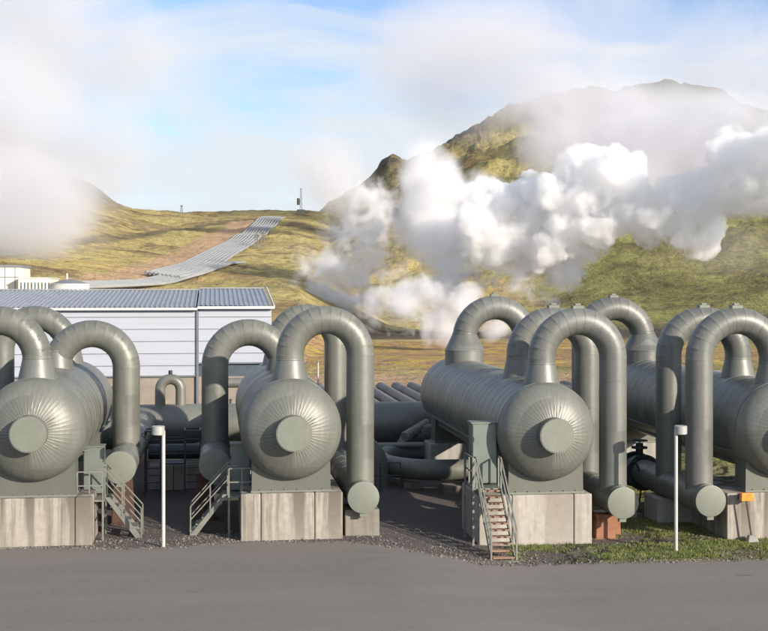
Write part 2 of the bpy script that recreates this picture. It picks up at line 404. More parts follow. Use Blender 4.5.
# track: polyline in plan found by walking up the left slope
def slope_hit(px, py):
    """range where the view ray px,py meets the terrain"""
    rs = np.linspace(95, 900, 3000); p = np.full_like(rs, px); ca = np.cos(np.arctan((p-CX)/F))
    X, Y, z, *_ = terrain_height(p, rs, ca)
    y = HY - (z-CH)/(rs*ca)*F
    i = np.argmax(y <= py)
    if not (y <= py).any(): i = np.argmax(np.maximum(zl.max(), z)) if False else np.argmin(y)
    return Vector((X[i], Y[i], z[i]))
def plan_dist(poly):
    d = np.full(TX.shape, 1e9)
    for a, b in zip(poly[:-1], poly[1:]):
        ax, ay, bx, by = a.x, a.y, b.x, b.y
        L2 = (bx-ax)**2 + (by-ay)**2 + 1e-9
        t = np.clip(((TX-ax)*(bx-ax)+(TY-ay)*(by-ay))/L2, 0, 1)
        d = np.minimum(d, np.hypot(TX-ax-t*(bx-ax), TY-ay-t*(by-ay)))
    return d
track = [slope_hit(*p) for p in ((60,287),(110,284),(140,278),(163,270),(186,260.5),(204,250),(219,240),(234,230),(248,221))]
td = plan_dist(track); tk = 1-sm(5.0, 8.0, td + n2_*2)
ochre = ochre*(1-tk)
sand = np.maximum(sand, tk*.85)
track2 = [slope_hit(*p) for p in ((62,243),(80,241),(100,239),(130,236),(160,233),(200,226),(235,221),(262,218))]
tk2 = 1-sm(1.5, 3.5, plan_dist(track2) + n2_*1.0); dark = np.maximum(dark, tk2*.6)
def setcol(o, name, a, b, c):
    at = o.data.color_attributes.new(name, 'FLOAT_COLOR', 'POINT')
    at.data.foreach_set('color', np.stack([a, b, c, np.ones_like(a)], -1).astype(np.float32).ravel())
setcol(terr, 'zone', np.clip(gravel,0,1), np.clip(green,0,1), np.clip(ochre,0,1))
setcol(terr, 'zone2', np.clip(rock,0,1), np.clip(dark,0,1), np.clip(sand,0,1))
def ground_z(X, Y):
    r = math.hypot(X, Y); a = math.atan2(X, Y) - YAW; px = CX + F*math.tan(a)
    z = terrain_height(np.array([px]), np.array([r]), np.array([math.cos(a)]))[2]
    return float(z[0])
# ------------------------------------------------------------------ road
EDGE = [(-400,552),(-60,549),(0,548.5),(60,548),(110,549),(163,548.5),(200,545),(235,542.5),(300,542.5),(345,542),(400,549),(450,558),(480,563),(520,565),(600,563.5),(700,561.5),(768,560),(900,558),(1300,556)]
def road():
    X = []; Y = []; Z = []
    cols = np.arange(-400, 1300, 6.0)
    ts = np.concatenate([[0, .004, .01], np.linspace(.02, 1, 30)])
    for t in ts:
        rx, ry, rz = [], [], []
        for c in cols:
            py = np.interp(c, *zip(*EDGE)) + .8*math.sin(c*.31) + .6*math.sin(c*.83+1)
            e = atZ(c, py, 0); e = atZ(c, py, gz(e.x))
            near = Vector((e.x*.25, 6.0 - 30*0, 0))
            p = e.lerp(near, t); rx.append(p.x); ry.append(p.y); rz.append(gz(p.x) + .03 if t > .003 else gz(p.x) - .01)
        X.append(rx); Y.append(ry); Z.append(rz)
    return np.array(X), np.array(Y), np.array(Z)
rd = grid_mesh('road', *road(), M['asphalt']); tag(rd, 'worn grey asphalt road', kind='structure')
# ------------------------------------------------------------------ pressure vessels
GV = 'steam separators standing side by side'
def lathe_y(mb, prof, seg, mod=None):
    """profile [(y, r)], axis y through origin; mod(angle, r, y) returns a radius/offset change"""
    b = len(mb.v)
    for (y, r) in prof:
        for k in range(seg):
            a = 2*PI*k/seg; rr_ = r; yy = y
            if mod: rr_, yy = mod(k, r, y)
            mb.v.append((math.cos(a)*rr_, yy, math.sin(a)*rr_))
    for i in range(len(prof)-1):
        for k in range(seg):
            k2 = (k+1) % seg
            mb.f.append((b+i*seg+k, b+i*seg+k2, b+(i+1)*seg+k2, b+(i+1)*seg+k))
    mb.f.append(tuple(b+(len(prof)-1)*seg+k for k in range(seg)))
    return mb
def separator(X, zc, ybk, base, label, Y0=36.4, R=1.58):
    g = gz(X); t = thing('steam_separator', label, 'pressure vessel', (X, Y0, base), GV)
    z = zc - base; yd = .33; dd = .98      # dome apex and depth
    y1 = yd + dd; y2 = ybk - Y0
    mb = MB(); prof = [(y1 + .03, R - .012), (y1+.031, R+.008), (y1+.11, R+.008), (y1+.111, R)]
    y = y1 + .55; i = 0
    while y < y2 - .3:
        prof += [(y, R), (y+.001, R+.005), (y+.04, R+.005), (y+.046, R)]
        y += (.62, .62, .95)[i % 3]; i += 1
    prof += [(y2, R), (y2+.3, R*.97), (y2+.55, R*.85), (y2+.75, R*.6), (y2+.84, R*.3), (y2+.85, .02)]
    lathe_y(mb, prof, 96).build('shell', M['clad'], t, 25).location = (0, 0, z)
    NG = 52; per = 6; seg = NG*per
    saw = [0, 0, .0, 1.0, .0, 0]
    def mod(k, r, y):
        u = r/R; a = math.sin(min(1, max(0, (u-.36)*3.0))*PI/2) * (1 - max(0, u-.93)/.07)
        g_ = (k//per)*12.9898; q = .45 + .12*math.sin(g_*1.7)
        wob = saw[k % per]*(.007*math.exp(-((u-q)/.11)**2)*(.3+.9*math.sin(g_)**2) + .0055) if u < .97 else 0
        return r, y - wob
    prof = []
    for j in range(0, 23):
        th = (PI/2) * (1 - j/22.0); rr_ = R*math.cos(PI/2-th)
        prof.append((yd + dd*(1-math.cos(math.asin(min(1, rr_/R)))), rr_))
    prof = prof[:20] + [(yd + dd*(1-math.cos(math.asin(.28))), .28*R)] if False else [p for p in prof if p[1] > .40]
    dm = lathe_y(MB(), [(p[0], p[1]) for p in prof] , seg, mod)
    dm.f.pop()
    d = dm.build('end_dome', M['clad'], t, 60); d.location = (0, 0, z)
    rs = .545
    st = MB(); lathe_y(st, [(.0, rs-.02), (.0, rs), (.035, rs+.006), (.06, rs+.006), (.061, rs), (.75, rs)], 64)
    s_ = st.build('manhole_stub', M['clad'], t, 30); s_.location = (0, 0, z)
    cp = lathe_y(MB(), [(-.012, rs-.03), (-.012, rs-.03), (0.02, rs-.002)], 64); n0 = len(cp.v)
    cp.f.append(tuple(range(63, -1, -1)))
    c = cp.build('end_plate', M['cap'], t, 30); c.location = (0, 0, z)
    nk = MB(); lathe_y(nk, [(.26, .60), (.30, .72), (.36, .80), (.42, .80)], 64); nk.f.pop()
    # saddles: profiled sheet box hugging the shell, with a base flange
    h = z - .0
    for (ya, yb, w) in ((1.28, 2.1, 1.24), (y2-1.7, y2-.7, 1.24)):
        poly = [(-w, .02), (w, .02), (w*.985, h*.62)]
        for k in range(0, 13):
            a = -.68 - (PI-1.36)*k/12
            poly.append((math.cos(a)*(R-.01), h + math.sin(a)*(R-.01)))
        poly.append((-w*.985, h*.62))
        sd = MB().prism(poly, ya, yb).build('support_saddle', M['saddle'], t)
        fl = MB().box(-w-.03, w+.03, ya-.06, yb+.06, -.03, .035)
        for k in range(6):
            x = -w+.25 + k*(2*w-.5)/5; fl.cyl((x, ya-.035, .035), (x, ya-.035, .07), .022, 8)
        bevel(fl.build('base_flange', M['cap'], sd), .008, 1)
    # narrow ledges along the flanks
    for s in (-1, 1):
        xx = s*math.sqrt(R*R-.78**2)
        MB().box(min(xx-.02*s, xx+.11*s), max(xx-.02*s, xx+.11*s), y1+.9, y2-.1, h-.80, h-.775).build('side_ledge', M['cap'], t)
        MB().box(min(xx-.28*s, xx-.31*s), max(xx-.28*s, xx-.31*s), y1+.9, y2-.1, h-1.25, h-.80).build('skirt_sheet', M['saddle'], t)
    return t
VX = [-5.49, 2.38, 10.59, 18.58]; VZ = [3.53, 3.43, 3.25, 3.20]; VB = [1.49, 1.49, 1.27, 1.18]
separator(VX[0], VZ[0], 47.3, VB[0], 'large grey-green horizontal pressure vessel at the far left edge of the row')
separator(VX[1], VZ[1], 47.3, VB[1], 'large grey-green horizontal pressure vessel just right of the white warehouse')
separator(VX[2], VZ[2], 52.3, VB[2], 'large grey-green horizontal pressure vessel behind the stair with rusty treads')
separator(VX[3], VZ[3], 52.3, VB[3], 'large grey-green horizontal pressure vessel cut off by the right edge, above the orange lamp')
# ------------------------------------------------------------------ concrete plinths
def plinth(name, x0, x1, y0, y1, z1, z0, label, m, joints=(), cat='concrete plinth', group=None, taper=.0):
    o = thing(name, label, cat, ((x0+x1)/2, (y0+y1)/2, z0), group)
    hx, hy, h = (x1-x0)/2, (y1-y0)/2, z1-z0
    mb = MB(); xs = [-hx] + [j-(x0+x1)/2 for j in joints] + [hx]
    for a, b in zip(xs[:-1], xs[1:]):
        e = taper
        mb = MB(); ga = .012 if a > -hx else 0; gb = .012 if b < hx else 0
        mb.hexa([(a+ga-(e if not ga else 0), -hy-e, -.25), (b-gb+(e if not gb else 0), -hy-e, -.25), (b-gb+(e if not gb else 0), hy, -.25), (a+ga-(e if not ga else 0), hy, -.25),
                 (a+ga, -hy, h), (b-gb, -hy, h), (b-gb, hy, h), (a+ga, hy, h)])
        bevel(mb.build('cast_block', m, o), .03, 2)
    if len(joints): MB().box(xs[1]-.02, xs[-2]+.02, -hy+.03, hy-.03, -.2, h-.03).build('joint_core', M['black'], o) if len(xs) > 2 else None
    return o
GP = 'concrete plinths under the front ends of the vessels'
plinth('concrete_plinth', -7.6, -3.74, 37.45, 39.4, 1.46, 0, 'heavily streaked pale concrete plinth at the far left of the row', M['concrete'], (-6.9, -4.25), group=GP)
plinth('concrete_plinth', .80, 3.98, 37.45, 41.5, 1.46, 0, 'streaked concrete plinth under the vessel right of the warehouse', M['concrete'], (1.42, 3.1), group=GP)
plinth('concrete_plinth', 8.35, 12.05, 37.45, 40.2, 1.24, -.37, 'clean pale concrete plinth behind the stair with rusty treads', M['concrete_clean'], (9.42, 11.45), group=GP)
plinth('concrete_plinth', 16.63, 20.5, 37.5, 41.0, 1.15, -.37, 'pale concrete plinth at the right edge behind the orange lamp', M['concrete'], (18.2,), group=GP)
GR = 'plain concrete blocks under the rear ends of the vessels'
for X, yb, b, lb in ((VX[0], 46.1, VB[0], 'rear concrete block under the far left vessel'), (VX[1], 46.1, VB[1], 'rear concrete block under the vessel right of the warehouse'),
                 (VX[2], 51.1, VB[2], 'rear concrete block under the vessel with the rusty stair'), (VX[3], 51.1, VB[3], 'rear concrete block under the right edge vessel')):
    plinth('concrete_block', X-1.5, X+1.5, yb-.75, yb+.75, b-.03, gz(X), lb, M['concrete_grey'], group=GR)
# ------------------------------------------------------------------ loop pipes
def seam_path(pts_fn, L_, r, step, lap=.009, w=.035):
    pass
def loop_pipe(Xa, Xb, Y, ztop, rp, za, zb, label, group, cone=None, vent=False, m='clad', base_ring=False):
    """an upside-down U: leg a stands on a vessel at za, leg b drops to zb"""
    t = thing('loop_pipe', label, 'pipe', (Xb, Y, zb), group)
    R = abs(Xb-Xa)/2; zs = ztop - rp - R; s = 1 if Xb > Xa else -1; xc = (Xa+Xb)/2
    P = []; RD = []
    def add(p, joint=False):
        P.append(Vector((p[0]-Xb, 0, p[1]-zb)))
        RD.append(rp)
    def seam(p, d):
        """lap joint: small raised collar round the pipe"""
        d = Vector((d[0], 0, d[1])).normalized(); q = Vector((p[0]-Xb, 0, p[1]-zb))
        for off, rr_ in ((-.017, rp), (-.015, rp+.006), (.015, rp+.006), (.017, rp)):
            P.append(q + d*off); RD.append(rr_)
    zc0 = zs - (.0 if cone is None else .05)
    z = za; add((Xa, za))
    if cone is None:
        zz = za + .5
        while zz < zs - .3: seam((Xa, zz), (0, 1)); zz += 1.1
    nseg = 13 if R > 1.1 else 12
    for k in range(nseg+1):
        a = PI*k/nseg
        px_ = xc - s*R*math.cos(a); pz = zs + R*math.sin(a)
        seam((px_, pz), (s*math.sin(a), math.cos(a)))
        if k < nseg:
            for f_ in (.35, .65):
                a2 = a + PI/nseg*f_; add((xc - s*R*math.cos(a2), zs + R*math.sin(a2)))
    zz = zs - .75
    while zz > zb + .4: seam((Xb, zz), (0, -1)); zz -= 1.12
    add((Xb, zb))
    MB().sweep(P, RD, 40).build('pipe', M[m], t, 32)
    if cone:
        top, bot, rb, cyl = cone         # reducer cone from top height to bottom height with base radius
        pts = [(top, rp+.004), (top-.03, rp+.014), (top-.05, rp+.006), (bot+cyl, rb), (bot+cyl-.01, rb+.012), (bot+cyl-.05, rb+.012), (bot+cyl-.06, rb), (bot-.35, rb+(.05 if not cyl else 0))]
        MB().sweep([(Xa-Xb, 0, q[0]-zb) for q in pts], [q[1] for q in pts], 40).build('reducer_cone', M['clad_cool'], t, 28)
    if vent:
        v = MB().box(xc-Xb-.19, xc-Xb+.19, -.14, .14, ztop-zb-.04, ztop-zb+.07); v.box(xc-Xb-.10, xc-Xb+.10, -.08, .08, ztop-zb+.07, ztop-zb+.14)
        bevel(v.build('vent_cap', M['cap'], t), .01, 1)
    return t
G1 = 'loop pipes rising from the vessels and dropping to the headers'
RP = .445
def vt(i): return VZ[i] + 1.2
c1 = lambda i: (VZ[i]+2.18, VZ[i]+1.50, .585, 0)
loop_pipe(VX[0], -7.9, 38.3, 7.30, RP, vt(0), 1.3, 'front loop pipe curving left out of the frame from the far left vessel', G1, c1(0))
loop_pipe(VX[0], -7.9, 46.2, 7.20, RP, vt(0), 1.3, 'rear loop pipe of the far left vessel, arching behind its front one', G1, c1(0))
loop_pipe(VX[0], -3.1, 43.0, 6.74, .475, vt(0), 1.9, 'lower loop pipe on the right side of the far left vessel', G1, c1(0))
loop_pipe(VX[1], 0.0, 43.0, 6.76, .475, vt(1), 1.9, 'shaded loop pipe on the left side of the vessel right of the warehouse', G1, c1(1))
loop_pipe(VX[1], 4.64, 38.35, 7.29, RP, vt(1), 1.27, 'tall front loop pipe on the right side of the vessel right of the warehouse', G1, c1(1))
loop_pipe(VX[1], 4.64, 46.2, 7.25, RP, vt(1), 1.27, 'rear loop pipe seen through the tall front loop right of the warehouse', G1, c1(1))
loop_pipe(VX[2], 13.0, 38.2, 7.22, RP, vt(2), .97, 'front loop pipe above the orange rusted box, vent cap on its crown', G1, c1(2), True, 'clad_cool')
loop_pipe(VX[2], 13.04, 41.1, 7.20, RP, vt(2), .97, 'second loop pipe close behind the front loop of the rusty stair vessel', G1, c1(2), True, 'clad_cool')
loop_pipe(VX[2], 13.24, 50.4, 7.56, .51, vt(2), .97, 'fat rear loop pipe with flared cone at the back of the rusty stair vessel', G1, (VZ[2]+2.72, VZ[2]+1.46, .83, .55), True, 'clad_cool')
loop_pipe(VX[3], 16.0, 38.3, 7.22, RP, vt(3), .94, 'front loop pipe dropping left of the right edge vessel behind the round cap', G1, c1(3), True, 'clad_cool')
loop_pipe(VX[3], 16.0, 41.0, 7.20, RP, vt(3), .94, 'second loop pipe just behind and left of the right edge front loop', G1, c1(3), True, 'clad_cool')
loop_pipe(VX[3], 15.9, 50.6, 7.50, .51, vt(3), .94, 'fat rear loop pipe with flared cone on the right edge vessel', G1, (VZ[3]+2.75, VZ[3]+1.46, .83, .55), True, 'clad_cool')
# ------------------------------------------------------------------ header pipes along the ground
GH = 'header pipes running back beside the vessels'
def header(X, y0, y1, z, r, label, drain=True):
    t = thing('header_pipe', label, 'pipe', (X, y0, z), GH)
    P = [(0, .004, 0)]; RD = [r-.004]; y = .25
    for q in ((0, .03, 0),): P.append(q); RD.append(r)
    while y < y1-y0-.3:
        for off, rr_ in ((-.02, r), (-.018, r+.008), (.018, r+.008), (.02, r)): P.append((0, y+off, 0)); RD.append(rr_)
        y += 1.15
    P.append((0, y1-y0, 0)); RD.append(r)
    MB().sweep(P, RD, 48, cap=(False, True)).build('pipe', M['clad'], t, 30)
    MB().sweep([(0, -.03, 0), (0, -.02, 0), (0, .02, 0)], [r-.03, r+.012, r+.012], 56).build('end_cap', M['cap'], t, 30)
    if drain:
        MB().box(-.11, .11, .02, .2, -r-.12, -r+.02).build('drain_stub', M['cap'], t)
    return t
header(-7.9, 37.4, 53.9, 1.3, .50, 'header pipe left of the far left vessel, mostly outside the frame')
header(-3.1, 40.0, 54.2, 1.98, .52, 'header pipe right of the far left vessel, capped above its stair')
header(0.0, 40.2, 54.2, 1.98, .52, 'shaded header pipe capped above the stair at the warehouse corner')
header(4.64, 37.5, 48.6, 1.27, .49, 'header pipe with a round cap on its own small concrete pier')
header(13.0, 37.2, 49.0, .97, .50, 'header pipe with a round cap beside the orange rusted box')
header(16.0, 37.35, 43.4, .94, .50, 'header pipe with a round cap left of the right edge plinth')
header(15.9, 45.0, 54.0, .94, .50, 'rear header pipe beyond the flanged valve near the right lamp post')
# piers, supports
plinth('concrete_pier', 4.1, 5.2, 37.85, 39.0, .82, 0, 'small round-shouldered concrete pier under the capped header pipe in mid frame', M['pier'], cat='concrete pier')
plinth('concrete_pier', 15.35, 16.65, 40.4, 41.7, .50, -.37, 'grey concrete pier behind the right white lamp post', M['concrete_grey'], cat='concrete pier')
plinth('concrete_slab', 13.6, 15.0, 41.4, 42.2, -.18, -.37, 'low concrete slab on the grass under the valve', M['concrete_clean'], cat='concrete slab')
def support(X, Y, w, d, h, g, m, label, name='pipe_support', lean=.08):
    t = thing(name, label, 'pipe support', (X, Y, g))
    bevel(MB().hexa([(-w/2-lean,-d/2,0),(w/2+lean,-d/2,0),(w/2+lean,d/2,0),(-w/2-lean,d/2,0),(-w/2,-d/2,h),(w/2,-d/2,h),(w/2,d/2,h),(-w/2,d/2,h)]).build('box_body', m, t), .02, 1)
    MB().box(-w/2-lean-.05, w/2+lean+.05, -d/2-.05, d/2+.05, -.02, .03).build('foot_plate', m, t)
    MB().prism([(-w/2+.02, h), (w/2-.02, h), (w/2+.02, h+.14), (-w/2-.02, h+.14)], -d/2+.05, d/2-.05).build('cradle', m, t)
    return t
support(-3.05, 40.9, .6, .5, 1.45, 0, M['rust'], 'brown rusted steel pipe support behind the left stair')
support(-.35, 41.2, .55, .5, 1.45, 0, M['rust'], 'brown rusted steel pipe support behind the stair at the warehouse corner')
support(12.72, 38.35, .60, .55, .66, -.37, M['orange_rust'], 'bright orange rusted box support beside the pale plinth', lean=.04)
support(13.3, 38.9, .25, .4, .55, -.37, M['orange_rust'], 'narrow dark orange strut beside the orange rusted box', lean=.03)
# ------------------------------------------------------------------ collector and rear pipework
def long_pipe(name, label, pts, r, m='clad', seg=40, cat='pipe', group=None, step=1.4, jk=True):
    t = thing(name, label, cat, pts[0], group); o = Vector(pts[0]); P = []; RD = []
    pts = [Vector(p) for p in pts]
    for a, b in zip(pts[:-1], pts[1:]):
        d = (b-a).normalized(); Ls = (b-a).length; P.append(a-o); RD.append(r); s = step
        while s < Ls - .2:
            for off, rr_ in ((-.02, r), (-.018, r+.009), (.018, r+.009), (.02, r)): P.append(a-o+d*(s+off)); RD.append(rr_)
            s += step
    P.append(pts[-1]-o); RD.append(r)
    MB().sweep(P, RD, seg).build('pipe', M[m], t, 32)
    return t
def arc(c, r, a0, a1, n, plane='xz'):
    out = []
    for k in range(n+1):
        a = a0 + (a1-a0)*k/n; u, v = r*math.cos(a), r*math.sin(a)
        out.append((c[0]+u, c[1], c[2]+v) if plane == 'xz' else (c[0]+u, c[1]+v, c[2]))
    return out
long_pipe('collector_pipe', 'very fat collector pipe lying across behind the vessels', [(-27, 55, 1.63), (36, 55, 1.63)], 1.0, step=2.25)
def small_loop(X, Y, w, r, z0, z1, label):
    R = w/2; t = thing('vent_loop', label, 'pipe', (X, Y, z0), 'small vent loops on the collector')
    P = [(-R, 0, -.3)] + [(-R*math.cos(a), 0, z1-z0-r-R+R*math.sin(a)) for a in [PI*k/10 for k in range(11)]] + [(R, 0, -.3)]
    MB().sweep(P, r, 28).build('pipe', M['clad'], t, 40)
    MB().sweep([(0, 0, z1-z0-.02), (0, 0, z1-z0+.16)], .09, 12).build('vent_cap', M['dark_steel'], t, 40)
    for s in (-1, 1): MB().sweep([(s*R, 0, -.02), (s*R, 0, .05)], r+.07, 28).build('flange', M['clad'], t, 40)
small_loop(-2.0, 55, .92, .235, 2.55, 4.0, 'small upside-down U vent pipe in front of the warehouse wall')
small_loop(-4.3, 55, .92, .235, 2.55, 3.55, 'small U vent pipe half hidden behind the left loop leg')
long_pipe('branch_pipe', 'thin horizontal branch pipe between loop leg and vessel at the warehouse corner', [(.2, 54.6, 3.6), (1.6, 54.6, 3.6)] + arc((1.6, 54.6, 3.25), .35, PI/2, 0, 5) + [(1.95, 54.6, 2.4)], .22, step=9)
long_pipe('u_bend_pipe', 'fat grey U-bend pipe lying on the ground beside the rusty stair', [(11.5, 47.6, .55)] + [(9.0 - 2.1*math.sin(a), 49.9 - 2.3*math.cos(a), .55+.06*(1-math.cos(a))) for a in [PI*k/12 for k in range(13)]] + [(9.6, 52.2, .67), (12.5, 52.2, .67)], .42, step=3)
long_pipe('elbow_pipe', 'fat elbow pipe bending down behind the mid frame loop leg', [(4.0, 48.3, 1.55), (5.5, 48.3, 1.55)] + arc((5.5, 48.3, .55), 1.0, PI/2, 0, 7) + [(6.5, 48.3, -.3)], .50, step=9)
long_pipe('elbow_pipe', 'grey elbow pipe rising behind the U-bend pipe', [(10.6, 53.0, 1.35)] + arc((9.3, 53.0, .45), .9, PI/2, PI, 7) + [(8.4, 53.0, -.3)], .45, step=9)
def expansion_joint():
    a = atY(405, 437, 52.0); b = atY(428, 423.5, 53.4); t = thing('expansion_joint', 'pale ribbed pipe joint tilted beside the rear saddle', 'pipe joint', a)
    d = (b-a); P = []; R = []; n = 26
    for k in range(n+1): P.append(d*k/n); R.append(.20 + (.05 if k % 3 == 1 else 0))
    MB().sweep(P, R, 24).build('bellows', M['galv'], t, 30)
expansion_joint()
for k in range(18):
    X = 6.6 + 1.2*k
    long_pipe('yard_pipe', 'one of the parallel grey pipes lying in the yard behind the collector', [(X, 62, .36), (X, 91, .36)], .40, 'yard_pipe', 20, group='parallel pipes lying in the yard', step=6)
for i, (x, y, lb) in enumerate(((7.9, 48.4, 'leftmost low concrete sleeper under the U-bend pipe'), (9.4, 47.5, 'middle low concrete sleeper under the U-bend pipe'), (10.9, 47.5, 'rightmost low concrete sleeper under the U-bend pipe'))):
    plinth('concrete_sleeper', x-.35, x+.35, y-.55, y+.25, .14 + gz(x)*.4, gz(x), lb, M['pier'], cat='concrete block', group='low sleepers under the U-bend pipe')
long_pipe('cross_pipe', 'thin grey pipe running level behind the U-bend pipe', [(5.1, 51.6, 1.05), (9.0, 51.6, 1.05)], .13, 'galv', 16, step=1.0)
def centre_rail():
    t = thing('guard_rail', 'low dark guard rail in the gap right of the mid frame header pipe', 'railing', (5.6, 46.4, 0))
    for x in (0, .8, 1.6): MB().bar((x, 0, -.05), (x, 0, 1.05), .05).build('post', M['dark_steel'], t)
    for z in (.55, 1.05): MB().bar((0, 0, z), (1.6, 0, z), .04).build('rail', M['dark_steel'], t)
centre_rail()
def valve():
    t = thing('flanged_valve', 'dark flanged gate valve beside the right lamp post', 'valve', (16.0, 43.4, .94))
    for y in (.05, .95): MB().sweep([(0, y, 0), (0, y+.10, 0)], .68, 36).build('flange', M['dark_steel'], t, 40)
    MB().sweep([(0, .15, 0), (0, .4, 0), (0, .7, 0), (0, .95, 0)], [.5, .58, .58, .5], 32).build('valve_body', M['dark_steel'], t, 40)
    MB().sweep([(0, .55, .5), (0, .55, 1.05)], .14, 16).sweep([(0, .55, .85), (0, .55, .92)], .3, 20).build('bonnet', M['dark_steel'], t, 40)
    w = MB(); w.sweep([(.3*math.cos(a), .55+.3*math.sin(a), 1.15) for a in [2*PI*k/20 for k in range(21)]], .02, 6)
    w.bar((-.3, .55, 1.15), (.3, .55, 1.15), .03).bar((0, .25, 1.15), (0, .85, 1.15), .03).bar((0, .55, 1.0), (0, .55, 1.16), .04)
    w.build('hand_wheel', M['dark_steel'], t, 40)
    h = thing('cable_loop', 'thin black hose hanging in a loop beside the flanged valve', 'hose', (15.35, 42.6, .1))
    pts = [(.0+.30*math.cos(a)-.05, .1, .45+.92*math.sin(a)) for a in [-PI/2+.2+2*PI*.9*k/40 for k in range(41)]]
    MB().sweep(pts, .035, 8).build('hose', M['black'], h, 60)
    e = thing('valve_actuator', 'dark green valve actuator box on a post between the two right vessels', 'actuator', (14.7, 44.2, -.37))
    bevel(MB().box(-.28, .28, -.25, .25, 1.25, 2.35).build('housing', M['dark_steel'], e), .03, 2)
    MB().cyl((0, 0, 0), (0, 0, 1.25), .09, 12).build('post', M['dark_steel'], e)
    MB().cyl((-.36, 0, 1.5), (.36, 0, 1.5), .16, 16).cyl((0, 0, 2.35), (0, 0, 2.6), .12, 16).build('gear_head', M['dark_steel'], e, 40)
valve()
# rear platform with ladders between the two left vessels
def crossover():
    g = 0.0; X0 = atY(145, 431, 46).x; X1 = atY(200, 431, 46).x
    t = thing('crossover_platform', 'dark steel crossover platform with two ladders behind the left lamp post', 'platform', ((X0+X1)/2, 46, g)); c = (X0+X1)/2
    w = .58
    for xa in (X0-c, X1-c-w):
        f = MB()
        for x in (xa, xa+w):
            f.bar((x, 0, 0), (x, 0, 2.45), .05).bar((x, .9, 0), (x, .9, 2.45), .05).bar((x, 0, 2.45), (x, .9, 2.45), .05).bar((x, 0, 1.95), (x, .9, 1.95), .035)
        f.bar((xa, 0, 2.45), (xa+w, 0, 2.45), .05).bar((xa, .9, 2.45), (xa+w, .9, 2.45), .05)
        lad = f.build('ladder_frame', M['dark_steel'], t)
        for k in range(8): MB().bar((xa, 0, .25+.27*k), (xa+w, 0, .25+.27*k), .03).build('rung', M['dark_steel'], lad)
    MB().box(X0-c+w, X1-c-w, 0, .9, 1.18, 1.24).build('deck', M['dark_steel'], t)
    for y in (0, .9):
        for z in (1.6, 2.1): MB().bar((X0-c+w, y, z), (X1-c-w, y, z), .035).build('guard_rail', M['dark_steel'], t)
crossover()
plinth('concrete_block', -2.55, -.6, 47.4, 48.6, .98, 0, 'pale concrete block behind the crossover ladders', M['concrete_clean'], (-1.6,))
long_pipe('cross_pipe', 'dark horizontal pipe above the pale block behind the ladders', [(-2.6, 48.0, 1.42), (-.45, 48.0, 1.42)], .30, 'dark_steel', 24, step=9)
# ------------------------------------------------------------------ stairs
def side_stair(X0, X1, Y, w, z1, zg, label, cabx):
    """stair in the xz plane: foot at X0, head at X1"""
    t = thing('access_stair', label, 'stairs', (X0, Y, zg)); d = X1-X0; s = 1 if d > 0 else -1; h = z1-zg; n = 6
    for y in (-w/2, w/2):
        MB().hexa([(-.02*s, y-.02, -.05), (.20*s, y-.02, -.05), (.20*s, y+.02, -.05), (-.02*s, y+.02, -.05)] +
                  [(d-.14*s, y-.02, h+.02), (d+.02*s, y-.02, h+.02), (d+.02*s, y+.02, h+.02), (d-.14*s, y+.02, h+.02)]).build('stringer', M['galv'], t)
    for k in range(n):
        f = (k+.6)/n; x = d*f; MB().box(min(x-.12*s, x+.12*s), max(x-.12*s, x+.12*s), -w/2+.02, w/2-.02, h*f-.02, h*f+.015).build('tread', M['galv'], t)
    for y in (-w/2-.02, w/2+.02):
        r = MB()
        for (x, z) in ((.05*s, 0), (d*.55, h*.55), (d, h)): r.bar((x, y, z), (x, y, z+.92), .038)
        for hh in (.92, .5): r.bar((.05*s, y, hh), (d, y, h+hh), .034); 
        r.bar((d, y, h+.92), (d+.28*s, y, h+.92), .042)
        r.build('handrail', M['galv'], t)
    pl = MB().box(min(d, d+.85*s), max(d, d+.85*s), -w/2-.35, w/2+.1, h-.05, h)
    pl.build('landing', M['galv'], t)
    pp = MB()
    for (x, y) in ((d+.04*s, -w/2-.33), (d+.04*s, w/2+.05)): pp.bar((x, y, -.03), (x, y, h), .06)
    pp.bar((d+.04*s, -w/2-.33, h*.55), (d+.04*s, w/2, h*.55), .05)
    pp.build('landing_post', M['galv'], t)
    r = MB(); ya = -w/2-.33
    for x in (d+.04*s, d+.45*s, d+.82*s): r.bar((x, ya, h), (x, ya, h+.88), .04)
    for hh in (.88, .45): r.bar((d+.04*s, ya, h+hh), (d+.82*s, ya, h+hh), .038)
    r.build('landing_rail', M['galv'], t)
    cb = thing('equipment_cabinet', cabx[0], 'cabinet', (X1+.42*s, Y+.35, z1), 'flat metal cabinets on the stair landings')
    bevel(MB().box(-.32, .32, -.12, .5, .05, 1.52).build('housing', M['cabinet'], cb), .015, 1)
    MB().box(-.29, .29, -.135, -.122, .10, 1.47).build('door', M['cabinet'], cb)
    for z_ in (.35, 1.05): MB().box(-.31*s-.01, -.31*s+.01, -.15, -.10, z_, z_+.13).build('hinge', M['dark_steel'], cb)
    MB().box(-.34, .34, -.16, .52, 1.52, 1.55).build('lid', M['cap'], cb)
    MB().bar((-.25, .3, 0), (-.25, .3, .06), .06).bar((.25, .3, 0), (.25, .3, .06), .06).build('foot', M['dark_steel'], cb)
side_stair(-2.25, -3.42, 38.75, .75, 1.27, 0, 'short galvanised stair with handrails beside the far left plinth', ('sunlit green-grey metal cabinet beside the far left vessel',))
side_stair(-.82, .40, 38.9, .75, 1.27, 0, 'short shaded stair with handrails climbing right to the plinth near the warehouse corner', ('shaded dark metal cabinet beside the vessel near the warehouse corner',))
